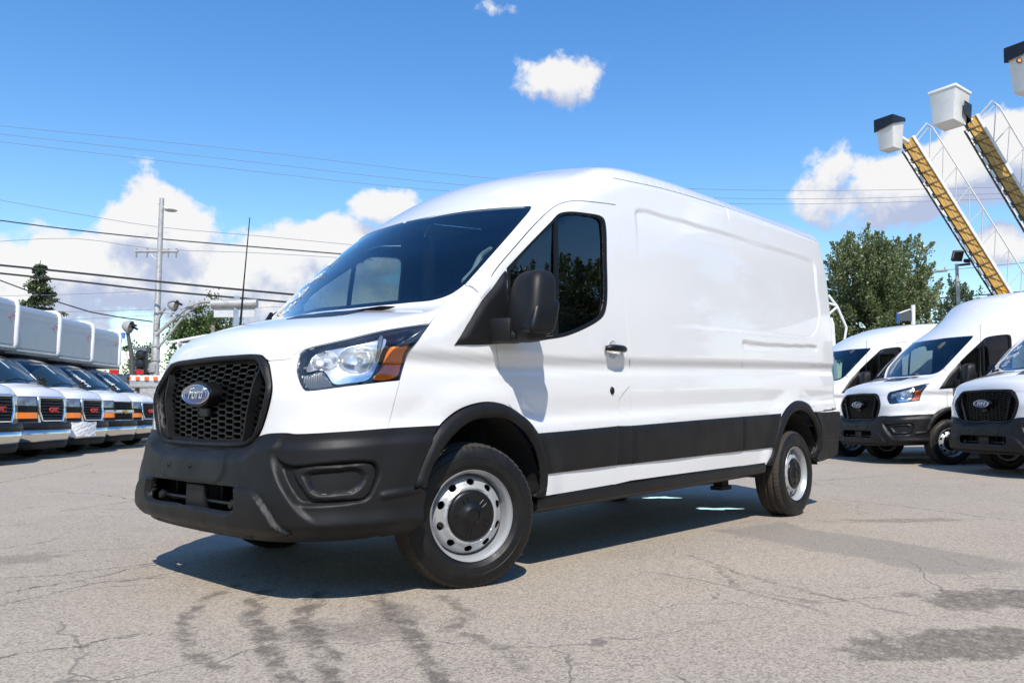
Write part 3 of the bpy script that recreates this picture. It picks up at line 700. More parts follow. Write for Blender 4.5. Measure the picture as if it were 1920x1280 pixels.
        P('fog_lamp_mesh', lpS(fm), mat('fog_mesh', (.012, .012, .012), .6, fn=lambda N, b: N.link(N('ShaderNodeBump', {'Strength': 1., 'Distance': .004, 'Height': N('ShaderNodeTexVoronoi', {'Vector': N('ShaderNodeTexCoord').outputs['Object'], 'Scale': 160.}).outputs[0]}).outputs[0], b.inputs['Normal'])), d=fd, h=.02, off=-.012, mirror='two', gap=0, skirt=0)
        # plate screws, lower intake with tow bar
        for px in ((330.5, 870), (374, 872)):
            p = S0.lift_px([px])[0]; mb = MB(); mb.lathe([(0, 0), (.006, 0), (.009, .003), (.011, .0)], 14, 'x'); o = mb.build('plate_screw', M_GLOSSB, root, smooth=True); o.location = (p[0]+.052, p[1]*.9, p[2])
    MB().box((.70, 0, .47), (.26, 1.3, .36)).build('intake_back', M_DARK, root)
    MB().box((.62, 0, .296), (.64, .96, .012)).build('sun_block_tray', M_UNDER, root)  # tray added to stop sun leaking through the intake onto the ground
    MB().box((.962, 0, .438), (.03, .19, .135)).build('intake_plate', M_PLAST, root, bevel=.008)
    mb = MB(); mb.tube([(.95, -.37, .43), (.95, .37, .43)], .013, 10)
    for y in (-.30, -.17, .17, .30): mb.box((.90, y, .44), (.05, .008, .13))
    mb.build('intake_bars', M_PLAST2, root, smooth=True)
    for s in (1, -1): MB().lathe([(0, .03), (.016, .03), (.026, .02), (.026, -.02), (0, -.02)], 18, 'x', c=(.955, s*.36, .43)).build('tow_bar_cap', M_PLAST2, root, smooth=True)
    # --- grille
    gr_h = pos_y(S0.lift_px(catmull([(350, 674)]+PX['grille_r']+[(350, 835.5)], 3))); gi_h = pos_y(S0.lift_px(catmull([(350, 682)]+PX['grille_in']+[(350, 827)], 3)))
    full = lambda H: np.vstack([H, (H*np.array([1, -1, 1]))[::-1]])
    go, gi = uniq(full(gr_h)), uniq(full(gi_h))
    grille = empty('grille', parent=root)
    go2, gi2 = go[:, 1:], gi[:, 1:]
    c = crown(.010, .012, .010); _, f1, f2 = basis((1, 0, 0)); goP, giP = np.stack([go@f1, go@f2], 1), np.stack([gi@f1, gi@f2], 1); c.d = lambda W: np.minimum(poly_dist(W, goP), poly_dist(W, giP))
    P('grille_frame', go, M_PLAST, d=(1, 0, 0), h=.010, holes3=[gi], disp=c, gap=0, skirt=.05, parent=grille)
    gx = lambda y, z: float(S.trace(np.array([[1.6, y, z]]), np.array([[-1., 0, 0]]), 40)[0, 0])
    mb = MB(); cw, chh = .080, .0285; zc0 = gi2[:, 1].min(); cells = 0
    lim = np.abs(gi2[:, 0]).max()
    cen = [(ix*cw*.87, zc0+iz*chh+(.5*chh if ix % 2 else 0)) for iz in range(0, 17) for ix in range(-10, 11)]
    cen = [c0 for c0 in cen if inside(np.array([c0]), gi2)[0]]
    Oc = np.array([(1.6, y, z) for y, z in cen]); X = S.trace(Oc, np.repeat(np.array([[-1., 0, 0]]), len(cen), 0), 50)[:, 0]
    for (y, z), x in zip(cen, X):
        hexo = [(-.5, 0), (-.37, .5), (.37, .5), (.5, 0), (.37, -.5), (-.37, -.5)]
        t = .0042
        def ring(sy, sz, dx): return [(x+dx-(abs(y+a*sy))*.02, y+a*sy, z+b*sz) for a, b in hexo]
        A = ring(cw*1.005, chh*1.01, -.020); B_ = ring(cw-2.2*t, chh-2*t, -.020); C = ring(cw-2.8*t, chh-2.4*t, -.055)
        F = []
        for i in range(6):
            j = (i+1) % 6; F += [(i, j, 6+j, 6+i), (6+i, 6+j, 12+j, 12+i)]
        mb.add(A+B_+C, [f[::-1] for f in F])
    mb.build('grille_mesh', M_PLAST2, grille)
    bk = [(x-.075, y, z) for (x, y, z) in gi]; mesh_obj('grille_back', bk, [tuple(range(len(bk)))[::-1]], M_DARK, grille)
    for s in (1, -1):
        pts = [(489, 690), (478, 715), (470, 745), (463, 780), (458, 815), (456, 826)]
        p = S0.lift_px(catmull(pts, 6)); mb = MB()
        Vv = []; m = len(p)
        for i, (x, y, z) in enumerate(p):
            w = .009
            Vv += [(x-.05, s*(y-w), z), (x+.006, s*(y-w*.6), z), (x+.006, s*(y+w*.6), z), (x-.05, s*(y+w), z)]
        F = []
        for i in range(m-1):
            for j in range(3): F.append((4*i+j, 4*i+j+1, 4*i+5+j, 4*i+4+j))
        mb.add(Vv, F if s < 0 else [f[::-1] for f in F]); mb.build('grille_fin', M_PLAST, grille)
    ez = .938; ex = gx(0, ez)
    mb = MB(); mb.lathe([(.075, -.07), (.083, -.03), (.088, .012), (.086, .018), (0, .018)], 36, 'x'); o = mb.build('emblem_pod', M_PLAST2, grille, smooth=True); o.scale = (1.2, 1.62, .72); o.location = (ex+.02, 0, ez)
    mb = MB(); mb.box((ex-.02, .0, ez-.085), (.05, .10, .05)); mb.build('camera_pod', M_PLAST2, grille, bevel=.01)
    emb = empty('emblem', (ex+.046, 0, ez), parent=grille)
    mb = MB(); mb.lathe([(.073, -.004), (.074, .004), (.071, .0065), (.066, .004)], 48, 'x'); o = mb.build('emblem_ring', M_CHROME, emb, smooth=True); o.scale = (1, 1.95, .66)
    mb = MB(); mb.lathe([(.067, .0035), (.04, .0055), (0, .006)], 48, 'x'); o = mb.build('emblem_disc', M_BLUE, emb, smooth=True); o.scale = (1, 1.95, .66)
    mb = MB(); mb.lathe([(.0575, .0045), (.0585, .0062), (.0595, .0045)], 48, 'x'); o = mb.build('emblem_line', M_SILVER, emb, smooth=True); o.scale = (1, 1.95, .64)
    text_obj('emblem_lettering', 'Ford', .078, M_SILVER, emb, (.0062, 0, .002), (0, 1, 0), (0, 0, 1), shear=.45, extrude=.0012, bold=.0006)
    # --- headlamps
    hl_o = np.vstack([L('hl_out'), L('hl_bot'), L('hl_in'), L('hl_top')]); hd = (.72, .8, .12)
    dd, e1, e2 = basis(hd); h2 = lambda A: np.stack([np.asarray(A)@e1, np.asarray(A)@e2], 1); hp2 = inset(h2(uniq(hl_o)), .003)
    lens = P('headlamp', hl_o, G_LAMP, d=hd, h=.03, off=-.001, mirror='two', gap=.003, skirt=.0)
    def bowl(Pn, W): return -.012-.062*sstep(poly_dist(W, hp2), 0, .05)
    bowls = P('lamp_housing', hl_o, mat('lamp_housing', (.045, .052, .068), .25, metal=.3, fn=vary(9, .5)), d=hd, h=.014, disp=bowl, mirror='two', gap=.001, skirt=0)
    bez = crown(.006, .0, .001)
    rim_o = uniq(hl_o); rim_i = hl_o
    lpS2 = lambda px: S0.lift_px(catmull(px+px[:1], 3))[:-1]
    am = P('turn_signal', lpS2(PX['amber']), M_AMBER, d=hd, h=.02, off=-.016, mirror='two', gap=0, skirt=.04)
    def ribd(Pn, W): return -.022+.004*np.cos(W[:, 0]*2*math.pi/.011)
    sg = P('ribbed_lamp', lpS2(PX['hlsig']), mat('ribbed_lens', (.10, .105, .11), .18, coat=.5), d=hd, h=.0045, disp=ribd, mirror='two', gap=0, skirt=.03)
    refl = []
    rp = lpS2([(577, 672), (585, 662), (610, 652), (650, 642), (700, 631), (726, 628), (722, 655), (706, 690), (692, 710), (655, 717), (626, 718), (610, 698), (600, 690), (572, 694)])
    c1, c2 = h2(S0.lift_px([(606, 673)]))[0], h2(S0.lift_px([(668, 671)]))[0]
    def refd(Pn, W):
        g1 = 1-((W[:, 0]-c1[0])/.062)**2-((W[:, 1]-c1[1])/.046)**2; g2 = 1-((W[:, 0]-c2[0])/.080)**2-((W[:, 1]-c2[1])/.066)**2
        return -.022-.03*np.sqrt(np.clip(g1, 0, 1))-.038*np.sqrt(np.clip(g2, 0, 1))-.010*np.clip((W[:, 1]-c2[1])/.08, -1, 1)
    rps = P('reflector', rp, M_REFL, d=hd, h=.006, disp=refd, mirror='two', gap=0, skirt=.0)
    for ss, o in zip((1, -1), rps): refl.append((ss, o))
    for s in (1, -1):
        for px in ((606, 673), (668, 671)):
            p = S0.lift_px([px])[0]-np.array([.80, .56, .1])*.045; o = MB().lathe([(0, .022), (.010, .018), (.013, 0), (.012, -.02)], 14, 'x').build('bulb', mat('bulb_glass', (.7, .72, .75), .05, coat=1), root, smooth=True); o.location = (p[0], s*p[1], p[2]); o.rotation_euler = (0, 0, .6*s); refl.append((s, o))
        p = S0.lift_px(catmull([(566, 690), (600, 688), (612, 694), (640, 716), (668, 722)], 6))-np.array([.026, .022, 0]); mb = MB(); mb.tube([(x, s*y, z) for x, y, z in p], .007, 8); refl.append((s, mb.build('lamp_divider', mat('lamp_grey', (.16, .17, .19), .3), root, smooth=True)))
        p = S0.lift_px(catmull([(712, 628), (706, 660), (694, 690), (676, 716)], 6))-np.array([.028, .026, 0]); mb = MB(); mb.tube([(x, s*y, z) for x, y, z in p], [.013]*(len(p)-1)+[.008], 8); refl.append((s, mb.build('lamp_divider', mat('lamp_mid', (.30, .32, .36), .18, metal=.7), root, smooth=True)))
    for i, s in enumerate((1, -1)):
        for o in (bowls[i], am[i], sg[i]): o.parent = lens[i]
        for ss, o in refl:
            if ss == s: o.parent = lens[i]
    # --- glass
    ws_o = np.vstack([ws_b, up(L('ws_side')), ws_t, clr(ws_t[-1, 0], ws_b[0, 0])])
    wsd = (.75, .35, .6); dd, e1, e2 = basis(wsd); ws2 = (lambda A: np.stack([A@e1, A@e2], 1))(uniq(np.vstack([ws_b, up(L('ws_side')), ws_t])))
    ws = P('windscreen', ws_o, G_WIND, d=wsd, h=.05, off=-.004, mirror='join', gap=0., skirt=0)
    ws_edge = np.vstack([ws_b, up(L('ws_side')), ws_t])
    cen3 = np.array([-.1, 0., 1.7])
    inn = []
    for p_ in ws_edge:
        v = cen3-p_; v[1] *= 1.; inn.append(p_+v/np.linalg.norm(v)*(.055 if p_[2] < 1.47 else .035))
    inn = pos_y(np.array(inn)); inn = S.trace(inn+np.array([.5, .2, .5]), np.repeat(np.array([[-.68, -.272, -.68]]), len(inn), 0), 60)
    inn[:, 1] = np.maximum(inn[:, 1], 0); inn[0, 1] = 0; inn[-1, 1] = 0
    frit = np.vstack([ws_edge, inn[::-1]])
    fr = P('windscreen_border', frit, M_GLOSSB, d=wsd, h=.04, off=-.006, mirror='join', gap=0, skirt=0); fr.parent = ws
    wins = P('door_window', LL('wing'), G_SIDE, h=.05, off=-.012, mirror='two', gap=0, skirt=0)
    wn, wg = LL('win'), LL('wing')
    dd, e1, e2 = basis((0, 1, 0)); w2a, w2b = np.stack([wn@e1, wn@e2], 1), np.stack([wg@e1, wg@e2], 1)
    c = crown(.008, .006, .000); c.d = lambda W: np.minimum(poly_dist(W, w2a), poly_dist(W, w2b))
    wr = P('window_rubber', wn, M_PLAST2, h=.012, holes3=[wg], disp=c, gap=-.001, skirt=.02, mirror='two')
    for i, s in enumerate((1, -1)):
        wins[i].parent = doors[i]; wr[i].parent = wins[i]
        p = S0.lift_px([(1042, 410), (1043, 480), (1043, 560), (1042, 632)]); mb = MB(); Vv = []
        for x, y, z in p: Vv += [(x-.018, s*(y-.006), z), (x-.016, s*(y+.004), z), (x+.016, s*(y+.004), z), (x+.018, s*(y-.006), z)]
        F = [(4*i_+j, 4*i_+j+1, 4*i_+5+j, 4*i_+4+j) for i_ in range(3) for j in range(3)]
        mb.add(Vv, F if s < 0 else [f[::-1] for f in F]); mb.build('window_divider', M_PLAST2, wins[i])
    # --- door furniture
    sail = trim('mirror_sail', S0.lift_px(catmull(PX['sail']+PX['sail'][:1], 4))[:-1], hgt=.02, w=.03, base=.004, mat_=M_PLAST, h=.015)
    for i, s in enumerate((1, -1)):
        sail[i].parent = doors[i]
        p = S0.lift_px([(1148, 655)])[0]
        mb = MB(); mb.lathe([(.0, .001), (.048, .001), (.052, .004), (.050, .001)], 30, 'y'); o = mb.build('handle_recess', M_WHITE, doors[i], smooth=True)
        o.location = (p[0], s*(p[1]+.001), p[2]); o.scale = (.9, s, 1.05)
        pts = [(p[0]+.085, s*(p[1]+.012), p[2]+.002), (p[0]+.07, s*(p[1]+.038), p[2]+.004), (p[0]+.02, s*(p[1]+.046), p[2]+.005), (p[0]-.05, s*(p[1]+.044), p[2]+.005), (p[0]-.085, s*(p[1]+.03), p[2]+.004), (p[0]-.092, s*(p[1]+.008), p[2]+.002)]
        mb = MB(); mb.tube(pts, [.014, .019, .021, .021, .019, .014], 12); mb.build('door_handle', M_PLAST2, doors[i], smooth=True, angle=70)
        p = S0.lift_px([(1147.5, 732)])[0]; mb = MB(); mb.lathe([(0, .010), (.006, .010), (.007, .006), (.017, .007), (.021, .0)], 22, 'y'); o = mb.build('door_lock', M_GLOSSB, doors[i], smooth=True); o.location = (p[0], s*p[1], p[2]); o.scale = (1, s, 1.15)
    # mirrors
    for i, s in enumerate((1, -1)):
        mir = empty('wing_mirror', (0, 0, 0), parent=root)
        def house(c, hx, hy, hz, e=3.2, n=26, yaw=.0, zt=.0):
            V = []; F = []
            for a in range(n+1):
                ph = -math.pi/2+math.pi*a/n
                for b in range(2*n):
                    th = 2*math.pi*b/(2*n)
                    cp, sp, ct, st = math.cos(ph), math.sin(ph), math.cos(th), math.sin(th)
                    g = lambda v: math.copysign(abs(v)**(2/e), v)
                    x, y, z = hx*g(cp)*g(ct), hy*g(cp)*g(st), hz*g(sp)
                    if x < 0: x *= .45
                    y *= 1-.22*max(0, z/hz)*(1 if y < 0 else .5); y += .02*z/hz*0; x -= .03*(z/hz)
                    V.append((c[0]+x*math.cos(yaw)-y*math.sin(yaw), s*(c[1]+x*math.sin(yaw)+y*math.cos(yaw)), c[2]+z))
            for a in range(n):
                for b in range(2*n): F.append((a*2*n+b, a*2*n+(b+1) % (2*n), (a+1)*2*n+(b+1) % (2*n), (a+1)*2*n+b))
            return V, (F if s > 0 else [f[::-1] for f in F])
        V, F = house((-.205, 1.160, 1.385), .11, .124, .184, e=3.8, yaw=-.12)
        mesh_obj('mirror_housing', V, F, M_PLAST, mir, smooth=True)
        V, F = house((-.2035, 1.2215, 1.325), .1135, .066, .092, e=5, yaw=-.12); mesh_obj('indicator_cover', V, F, M_PLAST2, mir, smooth=True)
        mb = MB(); mb.box((-.095, s*1.03, 1.262), (.10, .17, .125), rot=Matrix.Rotation(.25*s, 3, 'Z')); mb.box((-.13, s*1.06, 1.232), (.13, .14, .055), rot=Matrix.Rotation(.25*s, 3, 'Z')); mb.build('mirror_arm', M_PLAST, mir, bevel=.022, smooth=True)
        MB().box((-.262, s*1.15, 1.385), (.004, .17, .30)).build('mirror_glass', M_CHROME, mir)
    # --- wheels
    for x, y, rz in ((0, .87, steer), (0, -.87, steer+180), (-3.75, .875, 0), (-3.75, -.875, 180)):
        add_wheel(root, (x, y, .349 if x else .347), R(rz))
    # --- underneath and wheel wells
    mb = MB(); mb.box((-2.0, 0, .50), (5.2, 1.22, .12)); mb.box((-1.95, 0, .50), (2.55, 1.80, .10)); mb.box((.70, 0, .55), (.30, 1.5, .35)); mb.box((-4.45, 0, .58), (.45, 1.7, .2)); mb.build('floor_pan', M_UNDER, root)
    for wx in (0., -3.75):
        for s in (1, -1):
            mb = MB(); nseg = 18; Vv = []
            for j in range(nseg+1):
                a = R(2+176*j/nseg); rr_ = .475 if wx == 0 else .465
                Vv += [(wx+rr_*math.cos(a), s*.975, .385+rr_*math.sin(a)), (wx+rr_*math.cos(a), s*.58, .385+rr_*math.sin(a))]
            mb.add(Vv, [(2*j, 2*j+1, 2*j+3, 2*j+2) for j in range(nseg)]); c0 = len(mb.V)
            mb.add([(wx, s*.58, .385)]+[(wx+.48*math.cos(R(2+176*j/nseg)), s*.58, .385+.48*math.sin(R(2+176*j/nseg))) for j in range(nseg+1)], [(0, j+1, j+2) for j in range(nseg)])
            mb.build('wheel_well_liner', M_UNDER, root)
    mb = MB(); mb.tube([(-3.75, -.8, .35), (-3.75, .8, .35)], .055, 12); mb.box((-3.75, 0, .33), (.24, .3, .24)); mb.tube([(-.2, -.75, .33), (0.05, 0, .36), (-.2, .75, .33)], .04, 8); mb.tube([(-1.1, -.45, .40), (-3.2, -.45, .38)], .05, 10)
    for s in (1, -1): mb.box((-3.05, s*.66, .36), (.10, .08, .22)); mb.box((-3.6, s*.6, .34), (1.2, .07, .03)); mb.box((-3.05, s*.66, .26), (.16, .10, .03))
    mb.build('axles_and_exhaust', M_UNDER, root, smooth=True)
    # --- cab interior
    cab = empty('cab_interior', parent=root)
    P('door_liner', door_out, M_TRIM, off=-.06, h=.08, holes3=[LL('win')], mirror='two', gap=.02, skirt=0, parent=cab)
    hd_ = np.vstack([clr(ws_t[-1, 0]-.02, -1.35), S.trace(np.array([(-1.35, y, 3.2) for y in np.linspace(0, .8, 15)]), np.repeat(np.array([[0, 0, -1.]]), 15, 0), 60), S.trace(np.array([(x, .8, 3.2) for x in np.linspace(-1.3, -.62, 15)]), np.repeat(np.array([[0, 0, -1.]]), 15, 0), 60), ws_t])
    P('headliner', hd_, M_TRIM, d=(.2, .2, 1), off=-.05, h=.08, mirror='join', gap=0, skirt=0, parent=cab)
    wl = L('win'); pil = np.vstack([L('ws_side'), dens(np.vstack([L('ws_side')[-1:], S0.lift_px([(1062, 392)])])), L('win')[np.argmax(L('win')[:, 0] < -.45):0:-1][:0] if False else dens(S0.lift_px([(1062, 392), (1035, 410), (990, 456), (950, 500), (912, 548)])), apil_b[-1:]])
    P('pillar_trim', pil, M_TRIML, d=(.3, 1, .2), off=-.045, h=.05, mirror='two', gap=0, skirt=0, parent=cab)
    mb = MB(); mb.box((-1.38, 0, 1.45), (.03, 1.78, 1.55)); mb.build('bulkhead', M_TRIM, cab)
    mb = MB()
    prof = [(.33, 1.385), (.16, 1.40), (-.05, 1.385), (-.22, 1.33), (-.30, 1.22), (-.22, 1.0), (-.15, .6)]
    Vv = []
    for x, z in prof: Vv += [(x, -.86 if x < .1 else -.60, z), (x, .86 if x < .1 else .60, z)]
    mb.add(Vv, [(2*i_, 2*i_+2, 2*i_+3, 2*i_+1) for i_ in range(len(prof)-1)]); mb.box((-.17, .42, 1.36), (.22, .40, .08)); mb.build('dashboard', mat('dashboard_black', (.018, .019, .022), .7, fn=vary(30, .2, bump=.4, bscale=400)), cab)
    for y in (.45, -.45):
        seat = empty('seat', (-.95, y, .75), parent=cab)
        MB().box((.02, 0, .12), (.50, .50, .16)).build('cushion', M_SEAT, seat, bevel=.05, smooth=True)
        MB().box((-.24, 0, .52), (.14, .48, .68), rot=Matrix.Rotation(-.16, 3, 'Y')).build('backrest', M_SEAT, seat, bevel=.05, smooth=True)
        MB().box((-.31, 0, .98), (.09, .26, .20), rot=Matrix.Rotation(-.12, 3, 'Y')).build('headrest', M_SEAT, seat, bevel=.035, smooth=True)
    mb = MB(); c0 = Vector((-.42, .45, 1.22)); ax = Vector((-.75, 0, .62)).normalized(); e = Vector((0, 1, 0)); e_2 = ax.cross(e)
    mb.tube([c0+(e*math.cos(t)+e_2*math.sin(t))*.19 for t in np.linspace(0, 2*math.pi, 33)], .015, 8)
    for t in (0.3, math.pi-.3, -math.pi/2): mb.tube([c0, c0+(e*math.cos(t)+e_2*math.sin(t))*.185], .016, 6)
    mb.tube([c0-ax*.3, c0], .04, 8); mb.build('steering_wheel', M_PLAST2, cab, smooth=True)
    mb = MB(); mb.box((-.40, 0, 1.90), (.04, .24, .07)); mb.box((-.37, 0, 1.955), (.10, .12, .07)); mb.build('rear_view_mirror', M_PLAST2, cab, bevel=.012)
    for s in (1, -1):
        pts = [(-.20, s*.865, 1.72), (-.19, s*.80, 1.69), (-.13, s*.80, 1.60), (-.05, s*.81, 1.53), (-.03, s*.875, 1.52)]
        MB().tube(catmull(pts, .02), .017, 8).build('grab_handle', M_TRIML, cab, smooth=True)
    # --- wipers and aerial
    q0 = S.trace(np.array([(.14, -.80, 2.2), (.10, -.83, 2.2)]), np.array([[0, 0, -1.], [0, 0, -1.]]), 60)
    MB().tube([q0[0]+np.array([.03, .03, .0]), q0[0]+np.array([0, 0, .02]), q0[1]+np.array([0, 0, .045])], [.02, .02, .012], 8).build('wiper_pivot', M_PLAST2, root, smooth=True)
    mb = MB(); b0 = S.trace(np.array([(.30, -.86, 2.2)]), np.array([[0, 0, -1.]]), 60)[0]
    mb.tube([b0+np.array([0, 0, -.02]), b0+np.array([0, 0, .02]), b0+np.array([-.005, -.004, .07]), b0+np.array([-.03, -.02, .36]), b0+np.array([-.07, -.045, .78])], [.022, .016, .008, .0045, .003], 8); mb.build('aerial', M_PLAST2, root, smooth=True)
    return root
# ------------------------------------------------------------------ the lot
HV = Vector((math.cos(YAW), math.sin(YAW), 0)); RV = Vector((math.sin(YAW), -math.cos(YAW), 0)); CV = Vector(CAM)
def zg(x, y): return float(.06*sstep(np.array(-x), 6.5, 11.5))
def wp(px, py, depth):
    """point on the photo ray of a pixel at a known distance"""
    u = RV.cross(VD); v = VD*F_PX+RV*(px-960)+u*(640-py); return CV+v*(depth/v.dot(HV))
def gp(px, depth):
    """ground point below a pixel column at a known distance"""
    v = wp(px, 777, depth); return Vector((v.x, v.y, zg(v.x, v.y)))
def ground_px(px, py):
    v = wp(px, py, 1.)-CV; t = -CV.z/v.z; return CV+v*t
def asphalt(N, b):
    pos = N('ShaderNodeNewGeometry').outputs['Position']
    warp = N.vmath('ADD', pos, N.vmath('MULTIPLY', N.vmath('SUBTRACT', N.noise(pos, 1.6, 4, .6, out=1), (.5, .5, .5)), (.5, .5, 0)))
    grain = N.noise(pos, 130, 3, .75); grain2 = N('ShaderNodeTexVoronoi', {'Vector': pos, 'Scale': 120.}).outputs['Color']
    g2 = N('ShaderNodeSeparateColor'); N.link(grain2, g2.inputs[0])
    large = N.noise(pos, .33, 5, .6); mid = N.noise(pos, 1.7, 6, .65)
    col = N.mix(N.ramp(large, .3, .7), (.335, .282, .218), (.285, .241, .188))
    col = N.mix(N.math('MULTIPLY', N.ramp(mid, .45, .75), .45), col, (.215, .18, .14))
    sp = N.math('ADD', N.math('MULTIPLY', g2.outputs[0], .9), N.math('MULTIPLY', grain, .9))
    col = N.mix(N.math('MULTIPLY', N.ramp(sp, .70, 1.35), .75), col, (.45, .385, .305))
    col = N.mix(N.math('MULTIPLY', N.ramp(N.math('SUBTRACT', 1.2, sp), .42, .95), .75), col, (.075, .064, .054))
    # cracks: long wandering lines, broken up
    def crack(scale, w, seed, lo, hi, stretch=(1, 1, 1)):
        v = N.vmath('MULTIPLY', N.vmath('ADD', warp, seed), stretch)
        d = N('ShaderNodeTexVoronoi', {'Vector': v, 'Scale': scale}, feature='DISTANCE_TO_EDGE').outputs['Distance']
        m = N.ramp(N.noise(N.vmath('ADD', pos, seed), .55, 3, .6), lo, hi)
        fuzz = N.math('MULTIPLY', N.noise(pos, 14, 4, .7), w*1.3)
        return N.math('MULTIPLY', N.ramp(N.math('SUBTRACT', w*1.35, N.math('ADD', d, fuzz)), 0, w*.6), m)
    c1 = crack(.42, .009, (3.1, 7.7, 0), .46, .60, (1, 1.9, 1)); c2 = crack(1.3, .009, (11., 2., 0), .50, .62, (1.3, 1, 1))
    ck = N.math('MAXIMUM', c1, c2); col = N.mix(N.math('MULTIPLY', ck, .55), col, (.075, .068, .062))
    wl = N.vmath('ADD', pos, N.vmath('MULTIPLY', N.vmath('SUBTRACT', N.noise(pos, 5., 6, .7, out=1), (.5, .5, .5)), (.22, .22, 0)))
    brk = N.ramp(N.noise(pos, 9., 6, .75), .36, .58)
    for w, amt, pts in LINES:
        g = [ground_px(*p) for p in pts]; dm = None
        for a_, b_ in zip(g[:-1], g[1:]):
            ba = b_-a_; pa = N.vmath('SUBTRACT', wl, tuple(a_)); hh = N.math('MULTIPLY', N.vmath('DOT_PRODUCT', pa, tuple(ba/ba.length_squared), 1), 1., clamp=True)
            sc = N('ShaderNodeVectorMath', {0: tuple(ba), 'Scale': hh}, operation='SCALE').outputs[0]
            d = N.vmath('LENGTH', N.vmath('SUBTRACT', pa, sc), out=1); dm = d if dm is None else N.math('MINIMUM', dm, d)
        m = N.math('MULTIPLY', N.math('MULTIPLY', N.ramp(N.math('SUBTRACT', w*1.4, dm), 0, w), brk), amt)
        col = N.mix(N.math('MINIMUM', N.math('MULTIPLY', m, 1.25), .85), col, (.075, .062, .05))
    # stains with shapes of their own, and a repaired patch
    st = None
    for px, py, rx, ry, a, amt in STAINS:
        c = ground_px(px, py); d = N.vmath('SUBTRACT', warp, (c.x, c.y, 0))
        e1 = N.math('MULTIPLY', N.vmath('DOT_PRODUCT', d, (math.cos(a), math.sin(a), 0), 1), 1/rx); e2 = N.math('MULTIPLY', N.vmath('DOT_PRODUCT', d, (-math.sin(a), math.cos(a), 0), 1), 1/ry)
        q = N.math('ADD', N.math('MULTIPLY', e1, e1), N.math('MULTIPLY', e2, e2))
        q = N.math('ADD', q, N.math('MULTIPLY', N.math('SUBTRACT', N.noise(pos, 5.5, 8, .75), .5), 6.5))
        m = N.math('MULTIPLY', N.ramp(N.math('SUBTRACT', 1.25, q), 0, .45), amt)
        st = m if st is None else N.math('MAXIMUM', st, m)
    col = N.mix(N.math('MULTIPLY', st, N.ramp(N.noise(pos, 22, 5, .8), .25, .6)), col, (.075, .06, .047))
    a0, a1, a2, a3 = [ground_px(*p) for p in ((1400, 978), (1580, 1000), (1855, 1058), (1640, 1074))]
    cen = (a0+a1+a2+a3)/4; ax = (a2-a0).normalized(); ay = Vector((-ax.y, ax.x, 0)); ln = (a2-a0).length/2
    d = N.vmath('SUBTRACT', warp, tuple(cen)); e1 = N.math('ABSOLUTE', N.vmath('DOT_PRODUCT', d, tuple(ax), 1)); e2 = N.math('ABSOLUTE', N.vmath('DOT_PRODUCT', d, tuple(ay), 1))
    patch = N.math('MULTIPLY', N.ramp(N.math('SUBTRACT', ln*.96, e1), -.06, .06), N.ramp(N.math('SUBTRACT', .36, e2), -.05, .05))
    col = N.mix(N.math('MULTIPLY', patch, .5), col, (.17, .153, .132))
    N.link(col, b.inputs['Base Color'])
    hgt = N.math('SUBTRACT', N.math('MULTIPLY', sp, .5), N.math('MULTIPLY', ck, 1.2))
    bn = N('ShaderNodeBump', {'Strength': .6, 'Distance': .004, 'Height': hgt}); N.link(bn.outputs[0], b.inputs['Normal'])
STAINS = [(640, 1180, .22, .30, .9, .45), (1860, 1122, .40, .20, -.7, .75), (1800, 1205, .46, .18, -.6, .75), (1700, 975, .60, .11, -.75, .5), (30, 1050, .16, .25, .9, .4), (740, 1150, .22, .14, .9, .4)]
LINES = [(.010, .75, [(0, 1028), (60, 1020), (112, 1008)]), (.009, .7, [(70, 1037), (190, 1030), (310, 1024)]), (.010, .8, [(-20, 1087), (100, 1078), (200, 1066), (300, 1054)]), (.011, .75, [(-20, 1114), (130, 1090), (292, 1058)]),
         (.010, .7, [(-20, 1138), (180, 1092), (320, 1080)]), (.013, .8, [(-20, 1236), (120, 1215), (262, 1188)]), (.014, .7, [(120, 958), (185, 948), (262, 938)]), (.016, .7, [(-20, 908), (80, 890), (175, 868)]), (.014, .7, [(75, 921), (180, 925), (262, 938)]),
         (.035, .55, [(445, 1095), (385, 1122), (342, 1170), (352, 1212), (405, 1250)]), (.042, .6, [(492, 1108), (470, 1152), (502, 1202), (545, 1285)]), (.05, .6, [(600, 1108), (562, 1160), (604, 1222), (630, 1290)]), (.045, .6, [(700, 1108), (765, 1180), (830, 1290)]),
         (.035, .5, [(830, 1118), (882, 1150), (842, 1182)]), (.035, .45, [(880, 1190), (950, 1215), (985, 1255)]), (.018, .5, [(1290, 1040), (1420, 1085), (1560, 1120), (1700, 1150)]), (.02, .45, [(1340, 1062), (1400, 1110), (1560, 1150)]), (.03, .6, [(1500, 903), (1640, 896), (1790, 884)]), (.02, .5, [(1560, 935), (1700, 950), (1900, 975)])]
xs = np.unique(np.concatenate([np.linspace(-30, 12, 85), -30-np.geomspace(1, 700, 14), 12+np.geomspace(1, 700, 12)]))
ys = np.unique(np.concatenate([np.linspace(-40, 16, 40), -40-np.geomspace(1, 700, 12), 16+np.geomspace(1, 700, 12)]))
V = [(x, y, zg(x, y)) for y in ys for x in xs]; nx = len(xs)
F = [(j*nx+i, j*nx+i+1, (j+1)*nx+i+1, (j+1)*nx+i) for j in range(len(ys)-1) for i in range(nx-1)]
tag(mesh_obj('ground', V, F, mat('old_asphalt', (.27, .25, .22), .9, fn=asphalt), smooth=True), kind='structure')
